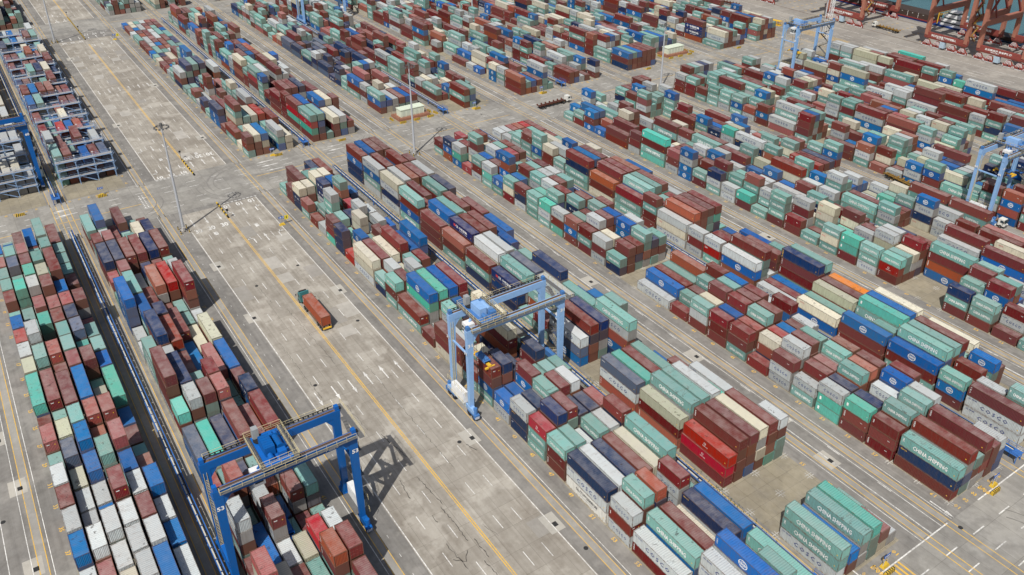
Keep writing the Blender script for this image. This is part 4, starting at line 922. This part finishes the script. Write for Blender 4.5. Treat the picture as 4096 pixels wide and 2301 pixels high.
# ================================================================== substations
PALE = paint('pale_green_panel', (.62, .68, .55), .6, .2); BRICK = plain('brick', (.30, .14, .09), .85)
def chevron_block(x, y, rz, label):
    root = empty('barrier_block', (x, y, 0), rz); tag(root, label, 'barrier', 'yellow and black striped barrier blocks')
    MB().hexa([(-1.3, -.3, 0), (1.3, -.3, 0), (1.3, .3, 0), (-1.3, .3, 0), (-1.3, -.18, .8), (1.3, -.18, .8), (1.3, .18, .8), (-1.3, .18, .8)]).build('block', STRIPE_Y, root)
    mb = MB()
    for q in range(5):
        a = -1.2+q*.5
        mb.hexa([(a, -.31, .01), (a+.24, -.31, .01), (a+.24, .31, .01), (a, .31, .01), (a+.2, -.19, .81), (a+.42, -.19, .81), (a+.42, .19, .81), (a+.2, .19, .81)])
    mb.build('stripe', BLACK, root)
def substation(x, y, w_, label, near):
    root = empty('substation', (x, y, 0)); tag(root, label, 'substation', 'small pale green electrical houses')
    MB().box(-3.6, 3.6, -w_/2-1.6, w_/2+1.6, 0, .9).box(3.6, 4.4, -1, 1, 0, .45).build('plinth', BRICK, root)
    MB().box(-1.9, 1.9, -w_/2, w_/2, .9, 3.7).build('wall', PALE, root)
    rf = MB().box(-2.1, 2.1, -w_/2-.2, w_/2+.2, 3.7, 3.9)
    for q in range(6): rf.box(-2.12, 2.12, -w_/2+q*(w_/5.6), -w_/2+q*(w_/5.6)+.12, 3.9, 3.97)
    rf.build('roof', PALE, root)
    for q in range(5): MB().box(1.9, 1.94, -w_/2+.6+q*1.9, -w_/2+2.0+q*1.9, 1.0, 3.3).build('door', paint('pale_door', (.52, .58, .48)), root)
    mb = MB().rail((3.5, -w_/2-1.5, .9), (3.5, w_/2+1.5, .9), .9, .06, 1.5).rail((3.5, w_/2+1.5, .9), (-3.5, w_/2+1.5, .9), .9, .06, 1.5).rail((3.5, -w_/2-1.5, .9), (-3.5, -w_/2-1.5, .9), .9, .06, 1.5); mb.build('railing', BRICK, root)
    k = 0
    for dx, dy, rz in ((5.4, -6, 1.57), (5.4, 0, 1.57), (5.4, 6, 1.57), (0, -w_/2-3.2, 0), (0, w_/2+3.2, 0), (3, w_/2+4.4, 0.2)):
        chevron_block(x+dx, y+dy, rz, 'striped barrier block %s of the %s electrical house' % (['at the left front', 'at the middle front', 'at the right front', 'left', 'right', 'farthest right'][k], near)); k += 1
substation(-236.3, 6.0, 10.2, 'pale green electrical house on a brick plinth in the upper middle', 'nearer')
substation(-239.2, 148.2, 10.2, 'pale green electrical house on a brick plinth near the top, right of centre', 'farther')
k = 0
for bk, ti in (('A', 1), ('B', 1), ('C', 1), ('D', 1), ('D', 0), ('E', 0), ('F', 1), ('G', 1), ('C', 0), ('I', 1), ('K', 1), ('G', 0)):
    u = TIERS[ti][1]+(3.4); wh = {'A': 'leftmost', 'B': 'second', 'C': 'third', 'D': 'fourth', 'E': 'fifth', 'F': 'sixth', 'G': 'seventh', 'I': 'ninth', 'K': 'eleventh'}[bk]
    chevron_block(u, FACE[bk]+9.4, 1.57, 'yellow and black striped block at the end of the %s %s block' % (wh, 'near' if ti == 0 else 'far'))
SIGN_B = plain('sign_blue', srgb(30, 90, 170), .5); SIGN_Y = plain('sign_yellow', (.75, .62, .05), .5)
def block_sign(x, y, text, label, yellow=False):
    root = empty('block_sign', (x, y, 0)); tag(root, label, 'sign', 'sign posts on striped stones')
    MB().tube((0, -.7, 0), (0, -.4, 2.3), .05, n=6).tube((0, .7, 0), (0, .4, 2.3), .05, n=6).build('post', GALV, root)
    s_ = MB().box(-.04, .04, -.85, .85, 2.2, 2.9).build('sign_board', SIGN_B, root); text_obj('sign_text', text, .42, WPAINT, s_, wm_end(.045, 0, 2.55), 1.3)
    MB().hexa([(-.45, -.9, 0), (.45, -.9, 0), (.45, .9, 0), (-.45, .9, 0), (-.3, -.6, .6), (.3, -.6, .6), (.3, .6, .6), (-.3, .6, .6)]).build('stone', STRIPE_Y, root)
    if yellow:
        MB().box(-.05, .05, .9, 2.1, 1.6, 2.9).build('warning_board', SIGN_Y, root); MB().box(.055, .07, 1.4, 1.6, 1.9, 2.7).build('warning_mark', BLACK, root)
block_sign(2.6, 8.0, 'D08', 'small blue D08 sign on a striped stone at the end of block D08')
block_sign(2.4, -25.9, 'D09', 'small blue D09 sign on a striped stone at the end of block D09')
block_sign(-177.2, -68.1, '31', 'yellow warning board and blue sign on striped stones, right of the main road', True)
block_sign(-412.3, -67.8, '31', 'yellow warning board and blue sign far up the main road', True)
block_sign(-229.0, -52.5, 'C10', 'small blue C10 sign across the crossroad')
block_sign(-229.0, 31, 'C07', 'small blue C07 sign across the crossroad'); block_sign(-229, 64, 'C06', 'small blue C06 sign across the crossroad'); block_sign(-229, -109, 'C11', 'small blue C11 sign before the blue rack towers')
for x0, x1, wh in ((-471, -438, 'farthest, north of the second crossroad'), (-437, -420, 'just before the second crossroad'), (-244, -227.5, 'just beyond the first crossroad'), (-203.7, -190.6, 'just before the first crossroad')):
    root = empty('median_barrier', (x1, -80.2, 0)); tag(root, 'low striped steel barrier on the road median, '+wh, 'barrier', 'median barriers of the main road'); Lm = x1-x0
    mb = MB(); kb = MB()
    for q in range(int(Lm/1.2)): (mb if q % 2 else kb).box(-q*1.2-1.2, -q*1.2, -.18, .18, .05, .55)
    mb.build('rail', STRIPE_Y, root); kb.build('rail_band', BLACK, root); mb = MB().tube((-Lm if x0 < -204 else 0, 0, 0), (-Lm if x0 < -204 else 0, 0, 2.8), .06, n=6).box(-Lm-.3 if x0 < -204 else -.3, -Lm+.3 if x0 < -204 else .3, -.3, .3, 2.6, 3.1); mb.build('lamp_post', BLACK, root)
# ================================================================== refrigerated rack towers
RACKP = paint('rack_blue', srgb(138, 168, 206), .5, .3); DECK = plain('deck_grating', (.34, .33, .32), .8)
def rack(u, v0, v1, label, tall=3, full=True):
    root = empty('reefer_rack', (u, (v0+v1)/2, 0)); tag(root, label, 'rack tower', 'steel rack towers between refrigerated containers'); g = (v1-v0)/2; top = tall*2.8+.3
    mb = MB()
    for q in range(4):
        y = -g+2*g*q/3
        for x in (-.75, .75):
            mb.box(x-.09, x+.09, y-.09, y+.09, 0, top+.1)
            for lv in range(1, tall+1): z = lv*2.8+.2; mb.beam((x, y-.9, z), (x, y, z-.9), .1); mb.beam((x, y+.9, z), (x, y, z-.9), .1)
    mb.build('frame', RACKP, root)
    for lv in range(1, tall+1):
        z = lv*2.8+.25; MB().box(-.85, .85, -g-.3, g+.3, z-.06, z).build('platform', DECK, root)
        mb = MB().rail((.85, -g-.3, z), (.85, g+.3, z), 1.0, .04, 1.5); mb.rail((-.85, -g-.3, z), (-.85, g+.3, z), 1.0, .04, 1.5); mb.box(.8, .95, -g-.3, g+.3, z-.2, z-.02); mb.box(-.95, -.8, -g-.3, g+.3, z-.28, z-.02); mb.build('handrail', RACKP, root)
    mb = MB()
    for lv in range(tall): z = lv*2.8+.2; s = 1 if lv % 2 else -1; y0 = g*.25*(lv-1)+2; mb.beam((.5, y0+2.4, z), (.5, y0-2.4, z+2.8), .6, .1)
    mb.build('stairs', RACKP, root)
    mb = MB()
    for q in range(4): y = -g+2*g*q/3; mb.tube((.8, y, top), (.8, y, top+1.6), .05, n=5); mb.box(.7, .95, y-.2, y+.2, top+1.5, top+1.8)
    mb.build('lamp', WHT_P, root)
for k, u in enumerate([-242.3+.0]+[r_ for r_ in RACKU[1:]]):
    rack(u, FACE['B']+.0, FACE['B']+16.6, 'pale blue steel rack tower among containers, number %d counting away from the crossroad' % (k+1))
    if k < 4: rack(u-.4, FACE['A']+.0, FACE['A']+16.6, 'pale blue steel rack tower between white refrigerated containers, %s from the crossroad' % ['first', 'second', 'third', 'fourth'][k])

# ================================================================== quay cranes
QR = paint('quay_crane_red', srgb(166, 110, 92), .6, .6); QRD = paint('quay_crane_dark_red', srgb(138, 66, 58), .6, .6); STR = WHT_P
def quay_crane(u0, u1, t1, t2, label):
    """legs at u0,u1; land side v=262, sea side v=292.5"""
    root = empty('quay_crane', ((u0+u1)/2, 262, 0)); tag(root, label, 'quay crane', 'red ship-to-shore cranes on the quay'); h = (u1-u0)/2; S = 30.5
    for su in (-1, 1):
        for y in (0, S): MB().beam((su*h, y, 5.5), (su*h, y, 46), 1.7, 1.9, (0, 1, 0)).build('leg', QR, root)
        MB().beam((su*h, 0, 17), (su*h, S, 17), 1.8, 2.6).hexa([(su*h-.8, .9, 13.2), (su*h+.8, .9, 13.2), (su*h+.8, 1, 16), (su*h-.8, 1, 16), (su*h-.8, 1, 15.8), (su*h+.8, 1, 15.8), (su*h+.8, 5, 16), (su*h-.8, 5, 16)]).build('portal_beam', QR, root)
        MB().beam((su*h, .5, 18), (su*h, S/2, 38), .8).beam((su*h, S-.5, 18), (su*h, S/2, 38), .8).beam((su*h, 0, 38), (su*h, S, 38), .9, 1.2).beam((su*h, S*.3, 17.5), (su*h, S*.12, 28), .5).build('brace', QRD, root)
        MB().beam((su*h*.35, -22, 44), (su*h*.35, 78, 44), 1.6, 2.4).build('boom', QR, root)
    for y in (0, S):
        sl = MB().box(-h-.9, h+.9, y-.7, y+.7, 4.6, 6.9).hexa([(-h-.6, y-.5, 3.9), (h+.6, y-.5, 3.9), (h+.6, y+.5, 3.9), (-h-.6, y+.5, 3.9), (-h-.9, y-.7, 4.62), (h+.9, y-.7, 4.62), (h+.9, y+.7, 4.62), (-h-.9, y+.7, 4.62)]).build('sill_beam', QRD, root)
        s_ = t1 if y == 0 else t2
        if s_: text_obj('slogan', s_, 1.15, WPAINT, sl, wm_side(-1, y-.72, 5.8), 13.0, .04)
        if y == 0: text_obj('maker_name', 'ZPMC 振华', .5, WPAINT, sl, wm_side(-2.5, y-.72, 4.9), 4)
        for cx in (-h+1, h-1, -h+6.2, h-6.2):
            mb = MB()
            for wx in (-1.4, 1.4): mb.box(cx+wx-1.1, cx+wx+1.1, y-.55, y+.55, .55, 1.5)
            for wx in (-2.1, -.7, .7, 2.1): mb.tube((cx+wx, y-.4, .4), (cx+wx, y+.4, .4), .42, n=12)
            mb.hexa([(cx-2, y-.5, 1.5), (cx+2, y-.5, 1.5), (cx+2, y+.5, 1.5), (cx-2, y+.5, 1.5), (cx-.7, y-.5, 3.3), (cx+.7, y-.5, 3.3), (cx+.7, y+.5, 3.3), (cx-.7, y+.5, 3.3)]); bo = mb.build('bogie', QRD, root)
            mb = MB()
            for q in range(5): x = cx-1.7+q*.75; mb.hexa([(x, y-.58, 1.5), (x+.25, y-.58, 1.5), (x+.25, y-.52, 1.5), (x, y-.52, 1.5), (x*.5+cx*.5, y-.58, 3.2), (x*.5+cx*.5+.2, y-.58, 3.2), (x*.5+cx*.5+.2, y-.52, 3.2), (x*.5+cx*.5, y-.52, 3.2)])
            for wx in (-2.3, 2.3): mb.box(cx+wx-.12, cx+wx+.12, y-.7, y+.7, .2, 1.2)
            mb.box(cx-1.9, cx+1.9, y-.62, y-.56, .15, .38); mb.build('stripe', STR, bo)
    MB().box(-2.2, .2, -1.0, .9, .9, 3.6).build('electrical_cabinet', paint('cab_box', srgb(170, 190, 205)), root)
    MB().box(-h-.5, h+.5, -1.2, 1.2, 43.0, 44.6).box(-h-.5, h+.5, S-1.2, S+1.2, 43.0, 44.6).build('cross_beam', QR, root)
    MB().box(-5, 5, -14, -2, 45.2, 50).build('machinery_house', QR, root)
    st = MB(); hr = MB(); z = 6.5; s = 1; x = h+1.4
    while z < 40:
        a = Vector((x, 2+1.6*s, z)); b_ = Vector((x, 2-1.6*s, z+3)); st.beam(a, b_, .8, .15); hr.rail(a+Vector((.4, 0, 0)), b_+Vector((.4, 0, 0)), 1, .07, 1.2); st.box(x-.6, x+.6, *sorted((2-1.6*s, 2-2.8*s)), z+2.95, z+3.05); hr.rail((x+.5, 2-1.6*s, z+3), (x+.5, 2-2.8*s, z+3), 1, .07, 1); z += 3; s = -s
    so = st.build('stair_tower', paint('stair_brown', srgb(120, 80, 60)), root); hr.build('handrail', paint('stair_yellow', srgb(200, 160, 60)), so)
quay_crane(-180, -159.6, '违反机械伤害 践踏守则害人', '安全生产 人人有责', 'red quay crane second from the right edge, slogan beam above striped bogies')
quay_crane(-153, -131.5, '企业要发展 安全是保障', '', 'red quay crane at the upper right corner, rightmost of the cranes')
quay_crane(-239.6, -218, '安全警钟长鸣 家庭幸福安康', '安全是幸福 安全创效益', 'red quay crane behind the white lattice mast, third from the right edge')
quay_crane(-300, -278, '安全第一 预防为主', '', 'red quay crane at the top edge, farthest left, only its bogies showing')
for y in (262, 292.5): MB().box(-900, 300, y-.08, y+.08, .03, .12).build('crane_track', RAILRUST)['kind'] = 'structure'

# ================================================================== ships
def hull(L_, B, z0, z1, mat, name, parent, nose=.12):
    mb = MB(); P_ = [(-L_/2, -B/2), (L_/2-L_*nose, -B/2), (L_/2, 0), (L_/2-L_*nose, B/2), (-L_/2, B/2), (-L_/2-B*.25, 0)]
    n = len(P_); mb.v += [(x*.97, y*.9, z0) for x, y in P_]+[(x, y, z1) for x, y in P_]
    for i in range(n): j = (i+1) % n; mb.f.append((i, j, n+j, n+i))
    mb.f.append(tuple(range(n, 2*n))); return mb.build(name, mat, parent)
NB = paint('hull_blue', srgb(28, 62, 128), .5, .4); BRN = paint('hold_brown', srgb(64, 52, 46), .7, .4); RED = paint('hull_red', srgb(120, 44, 44), .6, .4); TURQ = paint('hull_dark', srgb(20, 44, 70), .5, .3)
root = empty('barge', (-228, 305.5, -3.2)); tag(root, 'long blue and brown cargo barge moored at the quay, white wheelhouse at its right end', 'ship')
hull(106, 12, -1, 3.9, NB, 'hull', root); MB().box(-50, 28, -6.1, 6.1, 3.9, 4.3).build('rub_rail', RED, root)
cm_ = MB().box(-49, 26, -5, 5, 4.3, 7.2).build('hold_coaming', BRN, root); mb = MB()
for q in range(12): x = -46+q*6.4; mb.box(x-.08, x+.08, -5.04, -5.0, 4.4, 7.2); mb.box(x+2.6, x+3.2, -5.04, -5.0, 6.4, 6.6)
mb.build('white_line', WPAINT, cm_)
MB().box(31, 43, -4.6, 4.6, 3.9, 6.6).box(32, 41, -3.9, 3.9, 6.6, 9.0).box(33.5, 39, -3, 3, 9.0, 11.2).build('wheelhouse', WHT_P, root)
MB().box(31, 43, -4.63, -4.6, 5.2, 5.9).box(33.3, 39.1, -3.04, 3.04, 9.7, 10.6).box(32, 41, -3.93, 3.93, 7.4, 8.1).build('window', GLASS, root)
mb = MB().rail((30.8, -4.9, 6.6), (43.4, -4.9, 6.6), 1, .08, 1.5).rail((31.6, -4.2, 9), (41.4, -4.2, 9), 1, .08, 1.5).rail((33, -3, 11.2), (39.5, -3, 11.2), 1, .08, 1.5); mb.tube((36, 0, 11.2), (36, 0, 15.5), .15, n=6).box(35, 37, -1.4, 1.4, 14, 14.2); mb.build('railing', WHT_P, root)
mb = MB()
for sy in (-4.9, 4.9): mb.beam((29.6, sy, 4), (29.6, sy, 10), .35)
mb.beam((29.6, -4.9, 10), (29.6, 4.9, 10), .35).rail((29.6, -4.9, 8), (29.6, 4.9, 8), 1, .1, 1.2); mb.build('frame', YEL, root)
root = empty('tug', (-272, 318, -3.2)); tag(root, 'small blue workboat on the water near the top edge', 'boat')
hull(26, 8, -1, 2.6, NB, 'hull', root); MB().box(-4, 5, -2.6, 2.6, 2.6, 5).box(-2, 3, -2, 2, 5, 7).build('cabin', paint('cabin_blue', srgb(40, 90, 140)), root); MB().box(-4.03, 5.03, -2.63, 2.63, 3.5, 4.2).build('window', GLASS, root)
root = empty('barge', (-168, 306, -3.2)); tag(root, 'dark hulled vessel beneath the rightmost quay cranes', 'ship')
hull(44, 11, -1, 3.4, TURQ, 'hull', root); MB().box(-14, 14, -4, 4, 3.4, 5.4).build('hold_coaming', BRN, root)

# ================================================================== vehicles
def wheels(root, xs, r=.52, w_=1.25, mat=BLACK):
    for x in xs:
        for s in (-1, 1):
            wv = MB().tube((x, s*w_-.28*s, r), (x, s*w_, r), r, n=18).build('wheel', mat, root); MB().tube((x, s*w_, r), (x, s*(w_+.02), r), r*.5, n=12).build('rim', GREY, wv)
def tractor(root, x, c, cabw=1.24, hgt=2.9, d=-1):
    """cab whose front points to d along x"""
    f = lambda a: x+d*a
    cabm = MB(); xs = sorted((f(0), f(2.0)))
    cabm.hexa([(f(0), -cabw, .75), (f(2.05), -cabw, .75), (f(2.05), cabw, .75), (f(0), cabw, .75), (f(.05), -cabw*.95, hgt), (f(1.75), -cabw*.95, hgt), (f(1.75), cabw*.95, hgt), (f(.05), cabw*.95, hgt)])
    cab_ = cabm.build('cab', c, root)
    g_ = MB().hexa([(f(2.0), -cabw*.88, 1.75), (f(2.08), -cabw*.88, 1.7), (f(2.08), cabw*.88, 1.7), (f(2.0), cabw*.88, 1.75), (f(1.75), -cabw*.85, 2.7), (f(1.86), -cabw*.85, 2.7), (f(1.86), cabw*.85, 2.7), (f(1.75), cabw*.85, 2.7)])
    for s in (-1, 1): g_.box(*sorted((f(.7), f(1.6))), *sorted((s*cabw*.97, s*(cabw+.02))), 1.75, 2.5)
    g_.build('window', GLASS, cab_)
    MB().box(*sorted((f(2.0), f(2.2))), -cabw, cabw, .4, .95).build('bumper', GREY, root)
    for s in (-1, 1): MB().box(*sorted((f(2.05), f(2.22))), *sorted((s*.75, s*1.1)), .95, 1.15).build('headlight', WHT_P, root); MB().beam((f(1.8), s*cabw, 2.4), (f(1.95), s*(cabw+.4), 2.5), .06).box(*sorted((f(1.85), f(2.0))), *sorted((s*(cabw+.3), s*(cabw+.5))), 1.9, 2.5).build('mirror', BLACK, root)
CABC = paint('cab_teal', srgb(62, 118, 122), .4, .3)
# lorry with container on the main road
truck = empty('container_lorry', (-125.6, -78.35, 0)); tag(truck, 'teal cab lorry driving up the main road under a rust coloured container', 'lorry')
tractor(truck, -7.0, CABC); MB().box(-7.3, -6.9, -1.15, 1.15, 2.5, 3.75).hexa([(-8.9, -1.1, 2.9), (-7.2, -1.1, 2.9), (-7.2, 1.1, 2.9), (-8.9, 1.1, 2.9), (-7.6, -1.05, 3.2), (-7.2, -1.05, 3.75), (-7.2, 1.05, 3.75), (-7.6, 1.05, 3.2)]).build('roof_spoiler', CABC, truck); MB().box(-8.7, -7.4, -1.0, 1.0, 3.25, 3.3).build('roof_panel', BLACK, truck)
MB().box(-8.6, 7.2, -.5, .5, .85, 1.15).box(-5.2, 7.4, -1.15, -.95, 1.15, 1.4).box(-5.2, 7.4, .95, 1.15, 1.15, 1.4).box(-2, 3.4, -1.2, -1.12, .5, .95).box(-2, 3.4, 1.12, 1.2, .5, .95).build('chassis', RAILRUST, truck)
wheels(truck, (-8.3, -4.6, -3.4, 4.0, 5.3, 6.5)); MB().box(7.2, 7.45, -1.1, 1.1, .6, .95).build('rear_bumper', YEL, truck)
cc = [('T', 0), 0, 0, True, 0, 1, 'o', -125.6+.9, -78.35, .31]; COLS['o2'] = (150, 74, 56)
cc[9] = .14
tc = make_container(cc, (-124.6, -78.35, 1.42), 'rust red long container riding on the lorry on the main road', None)
SKEL = paint('trailer_brown', srgb(92, 52, 40), .7, .5); SKY_ = paint('trailer_yellow', srgb(140, 108, 48), .6, .6); CABW = paint('cab_white', srgb(215, 215, 208), .4, .2)
def chassis_truck(x, y, rz, cab, frame, label, L_=12.5, loc=0):
    root = empty('terminal_tractor', (x, y, 0), rz); tag(root, label, 'yard truck', 'empty yard trucks')
    tractor(root, -6.6, cab, 1.0, 2.9); MB().box(-8.6, 7.0, -.45, .45, .8, 1.15).box(-6.0, -4.0, -1.0, 1.0, 1.15, 1.3).build('tractor_frame', BLACK, root)
    mb = MB().box(-5.6, 7.2, -.62, -.42, 1.15, 1.5).box(-5.6, 7.2, .42, .62, 1.15, 1.5)
    for q in range(7):
        xx = -5.4+q*2.06; mb.box(xx-.15, xx+.15, -1.25, 1.25, 1.2, 1.45)
        for s in (-1, 1): mb.hexa([(xx-.3, s*1.05-.15, 1.3), (xx+.3, s*1.05-.15, 1.3), (xx+.3, s*1.05+.15, 1.3), (xx-.3, s*1.05+.15, 1.3), (xx-.35, s*1.35-.12, 1.8), (xx+.35, s*1.35-.12, 1.8), (xx+.35, s*1.35+.12, 1.8), (xx-.35, s*1.35+.12, 1.8)])
    mb.build('trailer', frame, root); wheels(root, (-7.6, -4.9, 4.6, 5.9)); return root
chassis_truck(-214.2, 59.2, math.radians(-88), CABW, SKEL, 'white cab yard truck with an empty brown trailer on the crossroad')
chassis_truck(-89.3, 112.0, math.radians(172), CABW, SKY_, 'white cab yard truck with an empty yellow trailer left of crane 44')
chassis_truck(-206.8, 269.2, math.radians(-2), CABW, SKY_, 'white cab yard truck with an empty yellow trailer on the quay')
chassis_truck(-62.0, 113.0-2.2, math.radians(180), CABW, RAILRUST, 'white cab yard truck waiting beside the legs of crane 44')
chassis_truck(-292, 240, math.radians(10), CABW, SKEL, 'white cab yard truck on the quay road at the top edge')
# yellow gangway cages
for x, y, wh in ((-251, 224.5, 'left'), (-246.5, 229, 'right')):
    root = empty('lashing_cage', (x, y, 0), .2); tag(root, 'yellow steel work cage standing on the quay road, %s of the two' % wh, 'cage', 'yellow work cages')
    mb = MB().box(-3, 3, -1.2, 1.2, .1, .25).box(-3, 3, -1.2, 1.2, 2.4, 2.55); mb.build('deck', YEL, root)
    mb = MB()
    for sx in (-3, -1, 1, 3):
        for sy in (-1.2, 1.2): mb.box(sx-.08, sx+.08, sy-.08, sy+.08, 0, 2.5)
    mb.rail((-3, -1.2, .2), (3, -1.2, .2), 1.1, .08, 1).rail((-3, 1.2, .2), (3, 1.2, .2), 1.1, .08, 1); mb.build('frame', YEL, root)
sc.cycles.max_bounces = 5; sc.cycles.diffuse_bounces = 3; sc.cycles.use_denoising = True
